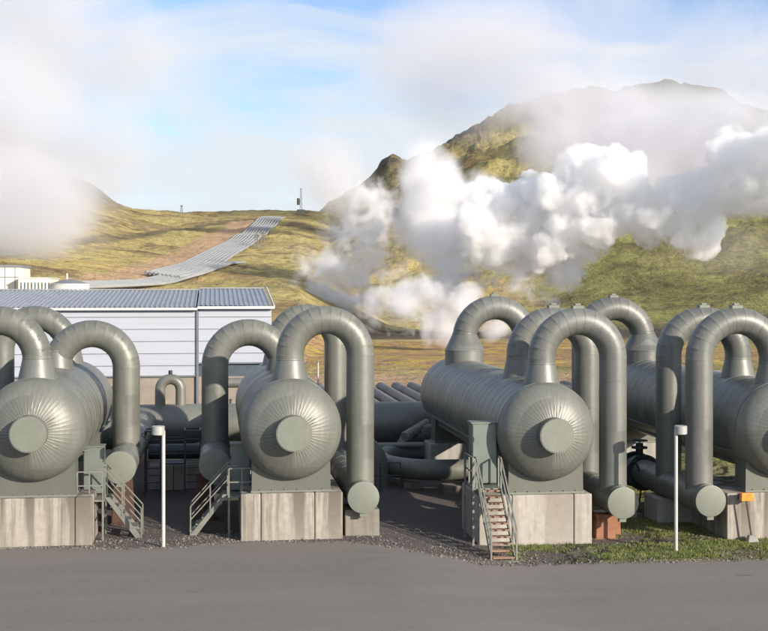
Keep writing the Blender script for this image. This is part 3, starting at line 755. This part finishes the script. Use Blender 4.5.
def front_stair(X, s, l1, l2):
    Yb, Yt = 35.25, 37.25; zb, zt = -.36, 1.52; w = .72
    t = thing('access_stair', l1, 'stairs', (X, Yb, zb)); d = Yt-Yb; h = zt-zb; n = 11
    for x in (-w/2, w/2):
        MB().hexa([(x-.02, -.02, 0), (x+.02, -.02, 0), (x+.02, .20, 0), (x-.02, .20, 0), (x-.02, d-.18, h), (x+.02, d-.18, h), (x+.02, d+.0, h), (x-.02, d+.0, h)]).build('stringer', M['galv'], t)
    for k in range(n):
        f = (k+.7)/n
        bevel(MB().box(-w/2+.022, w/2-.022, d*f-.13, d*f+.12, h*f-.035, h*f+.012).build('tread', M['tread'], t), .006, 1)
    MB().box(-w/2-.06, w/2+.06, -.16, .16, -.03, .045).build('foot_plate', M['galv'], t)
    for x in (-w/2-.03, w/2+.03):
        r = MB()
        for f in (0, .5, 1.0): r.bar((x, d*f+.02, h*f), (x, d*f+.02, h*f+.95), .05)
        for hh in (.95, .52): r.bar((x, .02, hh), (x, d+.02, h+hh), .045)
        r.bar((x, d+.02, h+.95), (x, d+.35, h+.95), .045).bar((x, d+.35, h), (x, d+.35, h+.95), .045)
        r.build('handrail', M['galv'], t)
    MB().box(-w/2-.12, w/2+.05, d, d+1.35, h-.06, h).build('landing', M['galv'], t)
    for (x, y) in ((-s*(w/2+.14), d+.05), (-s*(w/2+.14), d+1.3)):
        MB().bar((x, y, -.05), (x, y, h+.95), .065).build('landing_post', M['galv'], t)
    r = MB()
    for hh in (.95, .5): r.bar((-s*(w/2+.14), d+.05, h+hh), (-s*(w/2+.14), d+1.3, h+hh), .045)
    r.bar((-s*(w/2+.14), d+.67, h), (-s*(w/2+.14), d+.67, h+.95), .045)
    r.build('landing_rail', M['galv'], t)
    cb = thing('equipment_cabinet', l2, 'cabinet', (X, 37.9, zt), 'flat metal cabinets on the stair landings')
    bevel(MB().box(-.40, .40, 0, .55, .05, 1.98).build('housing', M['cabinet'], cb), .015, 1)
    MB().box(-.37, .37, -.015, -.002, .10, 1.92).build('door', M['cabinet'], cb)
    for z_ in (.5, 1.4): MB().box(-.36, -.34, -.03, -.015, z_, z_+.15).build('hinge', M['dark_steel'], cb)
    MB().box(-.44, .43, -.04, .58, 1.98, 2.02).build('lid', M['cap'], cb)
    MB().bar((-.3, .3, 0), (-.3, .3, .06), .06).bar((.3, .3, 0), (.3, .3, .06), .06).build('foot', M['dark_steel'], cb)
front_stair(8.62, 1, 'steep metal stair with orange rusty treads coming down to the road', 'tall shaded grey metal cabinet at the head of the stair with rusty treads')
front_stair(20.3, -1, 'steep metal stair just outside the frame, right of the right edge vessel', 'metal cabinet just outside the frame, right of the right edge vessel')
# ------------------------------------------------------------------ lamp posts and small things
def lamp(p, s, h, label):
    t = thing('path_light', label, 'lamp post', p, 'white lamp posts on the road verge')
    MB().sweep([(0, 0, -.1), (0, 0, h-.02)], .055, 18).build('pole', M['white_paint'], t, 40)
    hd = MB().sweep([(s*.155, 0, h-.14), (s*.155, 0, h-.13), (s*.155, 0, h+.11), (s*.155, 0, h+.125)], [.17, .195, .195, .18], 36).build('lamp_head', M['lamp_head'], t, 40)
    MB().sweep([(s*.155, 0, h-.15), (s*.155, 0, h-.139)], .15, 32).build('lens', M['white_paint'], hd, 40)
    MB().sweep([(0, 0, 0), (0, 0, .02)], .09, 18).build('foot_plate', M['galv'], t, 40)
pl_ = atZ(163.2, 548, 0.0); lamp((pl_.x, pl_.y+.15, 0), -1, 3.55, 'white lamp post with its drum head to the left, before the left vessels')
pr_ = atZ(676, 551, -.37); lamp((pr_.x, pr_.y, -.37), 1, 3.80, 'white lamp post with its drum head to the right, on the grass verge')
def beacon():
    p = atD(752, 534, 39.0); t = thing('warning_light', 'orange box lamp on a leaning rusty stick at the right edge', 'lamp', (p.x, p.y, -.37))
    a = Vector((0, 0, .05)); b = Vector((-.20, 0, 1.36))
    MB().bar(a, b, .04).build('stick', M['rust'], t)
    bevel(MB().box(-.40, .02, -.10, .10, 1.33, 1.58).build('lamp_box', M['orange'], t), .02, 2)
    MB().box(-.46, -.405, -.08, .08, 1.36, 1.55).build('side_plate', M['rust'], t)
    s = MB(); s.hexa([(-.2,-.14,-.02),(.18,-.16,-.02),(.2,.14,-.02),(-.18,.15,-.02),(-.13,-.1,.22),(.13,-.1,.2),(.12,.1,.22),(-.12,.1,.2)]); bevel(s.build('foot_stone', M['concrete_grey'], t), .03, 2)
beacon()
p = atY(318, 388, 57); t = thing('marker_pole', 'thin white pole standing behind the mid frame vessel', 'pole', (p.x, p.y, 0))
MB().cyl((0, 0, -.1), (0, 0, 4.35), .04, 10).build('shaft', M['white_paint'], t, 40); MB().cyl((0, 0, 4.35), (0, 0, 4.42), .06, 10).build('cap', M['galv'], t, 40)
# ------------------------------------------------------------------ warehouse
def warehouse():
    Y = 62.0; zE = CH - 18*(Y*CY)/F; X1 = atY(271.5, 308, Y).x; XM = atY(197.5, 308, Y).x; X0 = -34.0
    t = thing('warehouse', 'long white panelled warehouse with a ribbed blue-grey roof', 'building', (0, Y, 0))
    bz_l = CH - 86*(61.5)/F; bz_r = CH - 73*(61.8)/F
    Yb = 9.0
    def walls(xa, xb, zb, ztop):
        w = MB(); w.box(xa, xb, 0, 17.6, zb, ztop); o = w.build('wall', M['panel'], t)
        j = MB(); z = ztop - .46
        while z > zb + .1: j.box(xa+.02, xb-.02, -.012, .02, z-.018, z+.018); z -= .62
        j.box(xa, xb, -.05, .02, zb-.03, zb+.05)
        j.build('panel_joint', M['panel_gap'], o)
        return o
    walls(X0, XM-.04, bz_l, zE); walls(XM+.04, X1, bz_r, zE)
    MB().box(XM-.06, XM+.06, -.10, -.02, .9, zE).build('downpipe', M['panel_gap'], t)
    MB().box(X0, X1-.02, .05, 17.5, -.3, bz_l-.03).build('base_wall', M['plaster'], t)
    MB().box(XM+.05, X1-.03, .12, 17.4, bz_l-.03, bz_r-.03).build('base_panel', M['window_band'], t)
    # ribbed roof
    zR = 7.78
    def roof(xa, xb, dz):
        pit = .25; xs = []; n = int((xb-xa)/pit); mb = MB(); prof = []
        for k in range(n):
            x = xa + k*pit; prof += [(x, 0), (x+.14, 0), (x+.165, .045), (x+.225, .045), (x+.248, 0)]
        b = 0
        for (yy, zz) in ((-.25, zE+.02+dz), (Yb, zR+dz), (18.0, zE+dz)):
            for (x, h) in prof: mb.v.append((x, yy, zz+h))
        m_ = len(prof)
        for r_ in range(2):
            for k in range(m_-1): mb.f.append((r_*m_+k, r_*m_+k+1, (r_+1)*m_+k+1, (r_+1)*m_+k))
        mb.build('roof_sheet', M['roof_sheet'], t)
    roof(X0-.2, XM+.0, 0); roof(XM+.0, X1+.12, .09)
    MB().box(X0, XM, -.30, -.22, zE-.10, zE+.02).box(XM, X1+.12, -.31, -.22, zE-.04, zE+.09).build('eaves_trim', M['tank_white'], t)
    MB().bar((X0, Yb, zR+.05), (XM, Yb, zR+.05), .3, .06).bar((XM, Yb, zR+.14), (X1+.12, Yb, zR+.14), .3, .06).build('ridge_cap', M['roof_sheet'], t)
    MB().bar((X1+.13, -.3, zE+.06), (X1+.13, Yb, zR+.14), .06, .16).build('gable_trim', M['tank_white'], t)
warehouse()
# ------------------------------------------------------------------ distant buildings, tank
def far_buildings():
    D = 150; a = atD(-30, 290, D); b = atD(18, 264, D)
    t = thing('far_building', 'cream two storey plant building with dark roof edge at the left edge', 'building', (a.x, a.y, 0))
    s = D/F; h = CH + 25*s
    w = 48*s
    wl = MB().box(0, w, 0, 9, 0, h-.25).build('wall', M['cream'], t)
    MB().box(-.15, w+.15, -.15, 9.1, h-.25, h).build('roof', M['tank_roof'], t)
    for k in range(5):
        x = w - .5 - k*1.25; MB().box(x-.05, x+.02, -.03, .02, h-3.2, h-.3).build('window', M['window_band'], wl)
    for q in range(2): MB().box(w-5, w-.05, -.03, .02, h-1.55-1.6*q, h-1.48-1.6*q).build('wall_seam', M['window_band'], wl)
    t2 = thing('low_annex', 'low cream annex with a row of openings beside the plant building', 'building', (a.x+w+.2, a.y-2, 0))
    h2 = CH + 11.5*s; w2 = 31*s
    wl = MB().box(0, w2, 0, 8, 0, h2).build('wall', M['cream'], t2)
    MB().box(-.1, w2+.1, -.1, 8.1, h2, h2+.12).build('roof', M['tank_white'], t2)
    for k in range(9): MB().box(.25+k*.42, .42+k*.42, -.03, .02, h2-1.5, h2-.5).build('window', M['window_band'], wl)
    c = atD(69.5, 290, D-10); s = (D-10)/F; r = 19.5*s
    t3 = thing('storage_tank', 'squat white storage tank with a grey conical lid', 'tank', (c.x, c.y, 0))
    zt = CH + 6.2*s
    MB().sweep([(0, 0, -.5), (0, 0, zt-.12), (0, 0, zt-.1), (0, 0, zt)], [r, r, r+.05, r+.05], 64).build('tank_wall', M['tank_white'], t3, 40)
    MB().sweep([(0, 0, zt), (0, 0, zt+.45), (0, 0, zt+.55)], [r-.02, .35*r, .05], 64).build('tank_lid', M['tank_roof'], t3, 40)
    MB().sweep([(-.3, 0, zt+.3), (-.3, 0, zt+1.2)], .14, 12).build('vent_pipe', M['white_paint'], t3, 40)
far_buildings()
# ------------------------------------------------------------------ hillside pipelines, track, masts
def hill_pipe(poly_px, off, r, label, group):
    pts = []
    for (x, y) in poly_px: pts.append(slope_hit(x, y))
    out = []
    for a, b in zip(pts[:-1], pts[1:]):
        n = max(2, int((b-a).length/6))
        for k in range(n): out.append(a.lerp(b, k/n))
    out.append(pts[-1]); o = []
    for i, q in enumerate(out):
        a = out[max(0, i-1)]; b = out[min(len(out)-1, i+1)]; d = (b-a); d.z = 0; d.normalize(); nrm = Vector((d.y, -d.x, 0))
        w = q + nrm*off; o.append((w.x, w.y, ground_z(w.x, w.y)+r+.25))
    t = thing('hillside_pipeline', label, 'pipeline', o[0], group); q0 = Vector(o[0])
    zz = [p_[2] for p_ in o]; zs = [sum(zz[max(0, i-2):i+3])/len(zz[max(0, i-2):i+3]) for i in range(len(zz))]
    MB().sweep([Vector((p_[0], p_[1], z_))-q0 for p_, z_ in zip(o, zs)], r, 10).build('pipe', M['hill_pipe'], t, 60)
    sp = MB()
    for i in range(2, len(o)-1, 3): sp.box(o[i][0]-q0.x-.1, o[i][0]-q0.x+.1, o[i][1]-q0.y-.1, o[i][1]-q0.y+.1, zs[i]-q0.z-r-1.2, zs[i]-q0.z)
    sp.build('pipe_stand', M['far_steel'], t)
up = [(162,281),(172,277),(184,272),(200,266),(216,258),(232,249),(245,240),(258,230),(268,222),(276,217.5)]
for k in range(9): hill_pipe(up, (k-4)*.95, .36, 'one of the parallel silver pipelines climbing the far left hillside', 'silver pipelines climbing the far hillside')
low = [(40,289.5),(90,288.5),(150,284.5),(170,281),(190,277),(206,271),(220,266),(234,262)]
for k in range(6): hill_pipe(low, (k-2.5)*1.0, .30, 'one of the lower silver pipelines at the foot of the far left hillside', 'lower silver pipelines at the foot of the hillside')
def mast(px, top, label, w, pyb=214):
    b = slope_hit(px, pyb); D = b.x*SY + b.y*CY; h = (HY-top)*D/F + CH - b.z
    t = thing('radio_mast', label, 'mast', b)
    m = MB()
    for s in (-1, 1):
        m.bar((s*w, 0, -1), (s*w*.6, 0, h), .16)
    for k in range(10):
        z0, z1 = h*k/10, h*(k+1)/10; m.bar(((-1)**k*w*.8, 0, z0), (-(-1)**k*w*.8, 0, z1), .10)
    m.build('lattice_shaft', M['far_steel'], t)
    MB().cyl((-w*2.6, 0, h*.35), (-w*2.6, 0, h*.60), .6, 12).box(-w*2.6, -w, -.1, .1, h*.45, h*.5).build('antenna_drum', M['far_steel'], t)
    MB().box(-1.6, 1.6, -.6, .6, -.5, 1.8).build('base_hut', M['far_steel'], t)
mast(301, 188, 'tall thin radio mast on the saddle right of the pipelines', .42)
def pylon(px, pb, top, label, s=1.0):
    b = slope_hit(px, pb); D = b.x*SY + b.y*CY; h = (HY-top)*D/F + CH - b.z
    t = thing('power_pylon', label, 'pylon', b, 'small pylons on the hillside'); m = MB(); w = h*.16
    for x in (-w, w): m.bar((x, 0, -1), (x*.25, 0, h), .22)
    for k in range(4): z = h*(k+.5)/5; ww = w*(1-.75*z/h); m.bar((-ww, 0, z), (ww, 0, z+h*.12), .14).bar((ww, 0, z), (-ww, 0, z+h*.12), .14)
    m.build('lattice_legs', M['far_steel'], t)
    MB().bar((-w*1.3, 0, h*.86), (w*1.3, 0, h*.86), .22).build('cross_arm', M['far_steel'], t)
pylon(256.5, 249, 233, 'left of two small pylons right of the climbing pipelines'); pylon(263, 248.5, 231, 'right of two small pylons right of the climbing pipelines')
pylon(181.5, 214, 205, 'tiny lone pylon on the skyline of the left saddle')
# ------------------------------------------------------------------ loose gravel and grass
def stones():
    V = []; Fc = []; n = 0
    oct_ = np.array([(1,0,0),(-1,0,0),(0,1,0),(0,-1,0),(0,0,1),(0,0,-1)], float)
    tri = [(0,2,4),(2,1,4),(1,3,4),(3,0,4),(2,0,5),(1,2,5),(3,1,5),(0,3,5)]
    while n < 14000:
        px = random.uniform(-30, 800); py = np.interp(px, *zip(*EDGE)) + random.choice((random.uniform(-1, 2.2), random.uniform(-26, 1), random.uniform(-10, 1)))
        if 430 > px > 372 and random.random() < .3: continue
        p = atZ(px, py, 0); p = atZ(px, py, gz(p.x))
        if p.y > 45: continue
        s = random.uniform(.009, .024) if random.random() < .96 else random.uniform(.03, .06)
        R = Matrix.Rotation(random.uniform(0, 6), 3, 'Z') @ Matrix.Rotation(random.uniform(0, 6), 3, 'X')
        for q in oct_:
            w = R @ Vector(q * s * np.array([random.uniform(.7, 1.3), random.uniform(.6, 1.1), random.uniform(.6, 1)])); V.append((p.x+w.x, p.y+w.y, p.z+w.z+s*.35))
        Fc += [tuple(n*6+i for i in f) for f in tri]; n += 1
    mb = MB(); mb.v = V; mb.f = Fc
    o = mb.build('loose_gravel', M['stone']); tag(o, 'loose pale gravel scattered along the road edge', 'gravel', kind='stuff')
stones()
def grass():
    V = []; Fc = []; n = 0; tries = 0
    while n < 42000 and tries < 400000:
        tries += 1
        px = random.uniform(508, 800); py = random.uniform(478, np.interp(px, *zip(*EDGE)) - 2.5)
        if py < 520 and not (635 < px < 705): continue
        p = atZ(px, py, -.37)
        v = float(fbm(np.array([p.x*.8]), np.array([p.y*1.3]), np.array([0.]), 3)[0])
        if v + random.uniform(-.25, .25) < .02 - (.35 if p.y > 40 else 0): continue
        for q in range(6):
            x = p.x + random.gauss(0, .05); y = p.y + random.gauss(0, .05); a = random.uniform(0, PI); h = random.uniform(.02, .085)*(1+.6*max(0, v*2)); w = random.uniform(.006, .014)
            dx, dy = math.cos(a)*w, math.sin(a)*w; lx, ly = random.gauss(0, .025), random.gauss(0, .025); g = gz(x)-.005
            b = len(V); V += [(x-dx, y-dy, g), (x+dx, y+dy, g), (x+lx, y+ly, g+h)]; Fc.append((b, b+1, b+2)); n += 1
    me = bpy.data.meshes.new('verge_grass'); me.from_pydata(V, [], Fc); me.materials.append(M['grass'])
    o = bpy.data.objects.new('verge_grass', me); COL.objects.link(o); tag(o, 'patchy short green grass and moss on the verge', 'grass', kind='stuff')
grass()
# ------------------------------------------------------------------ steam
def vol_mat(name, dens, color=(1, 1, 1), aniso=0.0, noise_scale=None, lo=.4, hi=.7, det=4, fall=True, dist=0.0):
    m = bpy.data.materials.new(name); m.use_nodes = True; nt = m.node_tree; nt.nodes.clear()
    out = N(nt, 'ShaderNodeOutputMaterial'); pv = N(nt, 'ShaderNodeVolumePrincipled'); L(nt, pv.outputs[0], out.inputs['Volume'])
    pv.inputs['Color'].default_value = tuple(color)+(1,); pv.inputs['Anisotropy'].default_value = aniso
    pv.inputs['Density'].default_value = dens; pv.inputs['Density Attribute'].default_value = ''
    if noise_scale:
        tc = N(nt, 'ShaderNodeTexCoord')
        geo = N(nt, 'ShaderNodeNewGeometry')
        nz = noise(nt, geo.outputs['Position'], noise_scale, det, .58, dist)
        ln = N(nt, 'ShaderNodeVectorMath'); ln.operation = 'LENGTH'; L(nt, tc.outputs['Object'], ln.inputs[0])
        f = math_(nt, 'SUBTRACT', 1.0, math_(nt, 'POWER', ln.outputs['Value'], 1.6), clamp=True)     # 1 at the centre, 0 at the hull
        # threshold rises towards the hull so that the cloud frays at its edge
        th = math_(nt, 'MULTIPLY_ADD', math_(nt, 'SUBTRACT', 1.0, f), (hi-lo)*1.5, lo)
        d = math_(nt, 'SUBTRACT', nz, th, clamp=True)
        if not fall:
            d = math_(nt, 'MULTIPLY', math_(nt, 'SUBTRACT', nz, lo, clamp=True), dens/(hi-lo)); L(nt, d, pv.inputs['Density']); return m
        d = math_(nt, 'MULTIPLY', d, dens/(hi-lo))
        d = math_(nt, 'MULTIPLY', d, math_(nt, 'MULTIPLY', f, 2.5, clamp=True))
        L(nt, d, pv.inputs['Density'])
    return m
def puff_hull(parts, voxel, amp, fr, seed, sub=3):
    """closed billowing hull round a list of (centre, radius)"""
    mb_v = []; mb_f = []
    import bmesh
    bm = bmesh.new()
    for c, r in parts:
        r3 = bmesh.ops.create_icosphere(bm, subdivisions=sub, radius=r); bmesh.ops.translate(bm, verts=r3['verts'], vec=c)
    me = bpy.data.meshes.new('tmp'); bm.to_mesh(me); bm.free()
    o = bpy.data.objects.new('tmp', me); COL.objects.link(o)
    md = o.modifiers.new('r', 'REMESH'); md.mode = 'VOXEL'; md.voxel_size = voxel
    dg = bpy.context.evaluated_depsgraph_get(); ev = o.evaluated_get(dg); m2 = bpy.data.meshes.new_from_object(ev)
    bpy.data.objects.remove(o); bpy.data.meshes.remove(me)
    for (a, f, p) in ((amp, fr, 0), (amp*.5, fr*2.1, 3), (amp*.2, fr*4.3, 7)):
        n = len(m2.vertices); co = np.empty(n*3, np.float32); m2.vertices.foreach_get('co', co); co = co.reshape(-1, 3)
        no = np.empty(n*3, np.float32); m2.vertices.foreach_get('normal', no); no = no.reshape(-1, 3)
        x = co.astype(float)*f + seed + p
        w = 1 - 2*np.abs(vnoise(x[:,0], x[:,1], x[:,2]))
        w = .65 - w     # creases inward, bulges outward
        co = co + no*(a*w)[:, None]
        m2.vertices.foreach_set('co', co.astype(np.float32).ravel()); m2.update()
        if p == 3 or p == 0:      # weld self-crossings away before the next, finer layer
            o = bpy.data.objects.new('tmp', m2); COL.objects.link(o); md = o.modifiers.new('r', 'REMESH'); md.mode = 'VOXEL'; md.voxel_size = voxel
            dg = bpy.context.evaluated_depsgraph_get(); m3 = bpy.data.meshes.new_from_object(o.evaluated_get(dg)); bpy.data.objects.remove(o); m2 = m3
    m2.polygons.foreach_set('use_smooth', [True]*len(m2.polygons))
    return m2
def steam_hull(name, label, pl, voxel, amp, fr, m, seed=0):
    """pl: (px, py, radius px, D)"""
    parts = [(atD(x, y, D), r*D/F) for (x, y, r, D) in pl]
    me = puff_hull(parts, voxel, amp, fr, seed); me.name = name; me.materials.clear(); me.materials.append(m)
    c = parts[0][0]
    me.transform(Matrix.Translation(-c))
    o = bpy.data.objects.new(name, me); COL.objects.link(o); o.location = c
    tag(o, label, 'steam', kind='stuff'); return o
def steam_puffs(name, label, pl, m):
    """soft ellipsoids: (px, py, rx px, ry px, D, tilt, depth ratio)"""
    import bmesh
    x, y, rx, ry, D, tilt, dr = pl[0]
    t = thing(name, label, 'steam', atD(x, y, D), kind='stuff')
    bm = bmesh.new(); bmesh.ops.create_icosphere(bm, subdivisions=3, radius=1.0); me = bpy.data.meshes.new('soft_puff'); bm.to_mesh(me); bm.free(); me.materials.append(m)
    for (x, y, rx, ry, D, tilt, dr) in pl:
        s = D/F; o = bpy.data.objects.new('soft_puff', me); COL.objects.link(o); o.parent = t
        o.location = atD(x, y, D) - Vector(t.location)
        o.rotation_euler = (0, math.radians(tilt), -YAW); o.scale = (rx*s, ry*s*dr if dr else (rx+ry)/2*s, ry*s)
    return t
STEAM = True
if STEAM:
    dense = vol_mat('dense_white_steam', .48, (.99,.99,.995), noise_scale=.28, lo=.39, hi=.52, det=7, fall=False, dist=.5)
    Dp = 190
    steam_hull('steam_plume', 'bright billowing white steam plume blowing right across the mountain foot', [
        (478,225,24,Dp),(492,205,24,Dp),(508,238,26,Dp),(535,212,32,Dp),(545,245,28,Dp),(524,262,18,Dp),(565,232,30,Dp-4),(583,205,32,Dp-5),(592,176,25,Dp-6),(612,180,26,Dp-8),
        (628,194,24,Dp-9),(598,225,18,Dp-8),(650,212,24,Dp-11),(672,216,25,Dp-13),(694,226,20,Dp-14),(670,200,16,Dp-13),(692,205,22,Dp-15),(712,195,20,Dp-17),
        (722,180,19,Dp-18),(735,157,22,Dp-20),(744,172,20,Dp-21),(762,158,20,Dp-23),(785,165,22,Dp-25),(812,165,28,Dp-27),(562,190,16,Dp-6),(566,268,16,Dp)], .40, 1.7, .22, dense, 4)
    mid = vol_mat('soft_steam', .40, (.95,.95,.96), noise_scale=.15, lo=.10, hi=.44, det=7, dist=.4)
    steam_puffs('steam_column', 'soft white steam rising in the middle of the frame before the dark mountain flank', [
        (432,198,46,72,215,0,.8),(450,245,52,44,205,10,.6),(418,225,38,46,225,0,.6),(480,205,46,46,215,30,.6)], mid)
    wisp = vol_mat('thin_wisps', .50, (.94,.94,.955), noise_scale=.20, lo=.405, hi=.60, det=8, dist=.9)
    steam_puffs('steam_wisps', 'torn thin steam wisps drifting low before the mountain foot', [
        (350,262,95,66,225,-25,.8),(335,300,86,40,215,0,.9),(405,305,75,48,190,0,1.0),(365,215,66,56,240,-30,.8),(540,285,62,44,190,-10,.8),(450,280,70,46,200,0,1.0)], wisp)
    src = vol_mat('rising_steam', .60, (.93,.93,.95), noise_scale=.24, lo=.34, hi=.52, det=7, dist=.6)
    steam_puffs('ground_steam', 'thick steam puffs rising from the ground behind the rear loop pipe', [
        (446,322,32,38,150,15,.8),(466,300,30,26,150,15,.8),(432,294,34,20,155,-15,.8),(500,332,24,18,165,0,.8)], src)
    hz = vol_mat('broad_soft_cloud', .060, (.835,.84,.87), noise_scale=.022, lo=.10, hi=.42, det=7, dist=.4)
    steam_puffs('steam_cloud', 'huge pale steam cloud drifting over the upper left corner', [
        (0,150,120,150,300,0,.8),(-60,180,150,130,300,0,.8),(60,40,150,100,360,15,.5),(30,205,118,82,250,0,.8),(110,150,55,80,290,20,.5)], hz)
    hd = vol_mat('dense_low_cloud', .10, (.83,.835,.865), noise_scale=.03, lo=.10, hi=.44, det=7, dist=.4)
    steam_puffs('low_steam', 'dense low steam hiding the rising left end of the far hill', [(15,205,84,84,230,0,.8),(60,195,60,66,235,20,.8)], hd)
    hz2 = vol_mat('mountain_cloud', .09, (.83,.83,.865), noise_scale=.018, lo=.10, hi=.44, det=7, dist=.5)
    steam_puffs('mountain_mist', 'broad grey mist bank hiding the upper mountain at right', [
        (640,165,165,68,350,0,.9),(780,200,130,110,340,0,.7),(575,140,70,56,350,20,.8),(700,135,110,50,360,0,.9),(590,118,85,55,360,0,.9),(545,92,60,46,370,0,.9),(610,190,90,50,340,0,.7),(660,112,120,34,370,0,1.0),(740,135,80,60,350,0,.9),(556,148,52,58,345,0,.9),(532,104,48,34,350,0,.9)], hz2)
    ht = vol_mat('high_cloud', .050, (.87,.87,.905), noise_scale=.014, lo=.06, hi=.42, det=7, dist=.5)
    steam_puffs('high_mist', 'high pale mist spreading over the mountain top and upper right sky', [
        (560,45,165,110,400,0,.5),(470,60,130,110,460,0,.4),(750,70,120,100,440,0,.35),(600,100,120,60,400,0,.6)], ht)
    th_ = vol_mat('thin_mist', .022, (.95,.95,.97), noise_scale=.016, lo=.14, hi=.45, det=7, dist=.5)
    steam_puffs('thin_mist', 'thin torn veil of mist in the sky left of the mountain mist', [(420,70,100,90,600,0,.5),(130,60,120,80,420,0,.4),(730,250,80,40,240,0,.5)], th_)
    pf = vol_mat('small_cloud', .075, (.90,.89,.915), noise_scale=.035, lo=.10, hi=.42, det=7, dist=.4)
    steam_puffs('drifting_puff', 'small grey-pink steam puff in the sky above the radio mast', [(328,160,48,44,380,0,.8),(345,190,48,38,380,0,.8)], pf)
HAZE = False
if HAZE:
    hm = bpy.data.materials.new('thin_air_haze'); hm.use_nodes = True; nt = hm.node_tree; nt.nodes.clear()
    out = N(nt, 'ShaderNodeOutputMaterial'); pv = N(nt, 'ShaderNodeVolumePrincipled'); L(nt, pv.outputs[0], out.inputs['Volume'])
    pv.inputs['Color'].default_value = (.93, .95, 1, 1); pv.inputs['Density'].default_value = .00045; pv.inputs['Anisotropy'].default_value = .1; pv.inputs['Density Attribute'].default_value = ''
    h = MB().box(-6500, 6500, -3000, 6500, -61, 900).build('haze', hm); tag(h, 'thin pale air haze over the whole place', kind='stuff')
# ------------------------------------------------------------------ sky, sun, camera
SUN_EL = math.radians(19); saz = math.radians(51)     # sun stands to the right of and behind the camera
sd = Vector((math.cos(saz)*math.cos(SUN_EL), -math.sin(saz)*math.cos(SUN_EL), math.sin(SUN_EL)))
ld = bpy.data.lights.new('sun', 'SUN'); ld.energy = 3.6; ld.angle = math.radians(.6); ld.color = (1.0, .90, .77)
lo_ = bpy.data.objects.new('sun', ld); COL.objects.link(lo_); lo_.rotation_euler = (-sd).to_track_quat('-Z', 'Y').to_euler(); lo_.location = (20, -10, 30)
w = bpy.data.worlds.new('World'); SC.world = w; w.use_nodes = True; nt = w.node_tree; bg = nt.nodes['Background']
sky = N(nt, 'ShaderNodeTexSky'); sky.sky_type = 'NISHITA'; sky.sun_disc = False; sky.sun_elevation = SUN_EL
sky.sun_rotation = math.atan2(sd.x, sd.y); sky.air_density = 1.0; sky.dust_density = 1.2; sky.ozone_density = 3.0; sky.altitude = 300
tc = N(nt, 'ShaderNodeTexCoord'); mp = N(nt, 'ShaderNodeMapping'); mp.inputs['Scale'].default_value = (1.6, 1.6, 6.0); mp.inputs['Rotation'].default_value = (0, .12, 0)
L(nt, tc.outputs['Generated'], mp.inputs['Vector'])
cn = noise(nt, mp.outputs['Vector'], 3.0, 7, .6, .7)
sp = N(nt, 'ShaderNodeSeparateXYZ'); L(nt, tc.outputs['Generated'], sp.inputs[0])
low_ = ramp(nt, sp.outputs['Z'], [(.03, .30), (.16, 0)])
cf = ramp(nt, math_(nt, 'ADD', cn, low_), [(.44, .05), (.53, .5), (.68, .95)])
col = mix(nt, cf, mix(nt, 1.0, sky.outputs['Color'], (.97, .92, .97), 'MULTIPLY'), (3.7, 3.95, 4.15))
L(nt, col, bg.inputs['Color']); bg.inputs['Strength'].default_value = .108
cd = bpy.data.cameras.new('camera'); cam = bpy.data.objects.new('camera', cd); COL.objects.link(cam); SC.camera = cam
cam.location = (0, 0, CH); cam.rotation_euler = (math.radians(90), 0, -YAW)
cd.sensor_width = 36; cd.lens = F/768*36; cd.clip_end = 12000; cd.clip_start = .1
cd.shift_x = (384-CX)/768; cd.shift_y = -(631/2-HY)/768
SC.view_settings.view_transform = 'Standard'; SC.view_settings.look = 'None'; SC.view_settings.gamma = 1; SC.view_settings.use_curve_mapping = False
SC.view_settings.exposure = 1.0
cy = SC.cycles; cy.max_bounces = 12; cy.volume_bounces = 10; cy.diffuse_bounces = 3; cy.glossy_bounces = 3; cy.transparent_max_bounces = 16
cy.volume_step_rate = .35; cy.volume_max_steps = 128
cy.use_denoising = True; cy.use_adaptive_sampling = True; cy.adaptive_threshold = .035
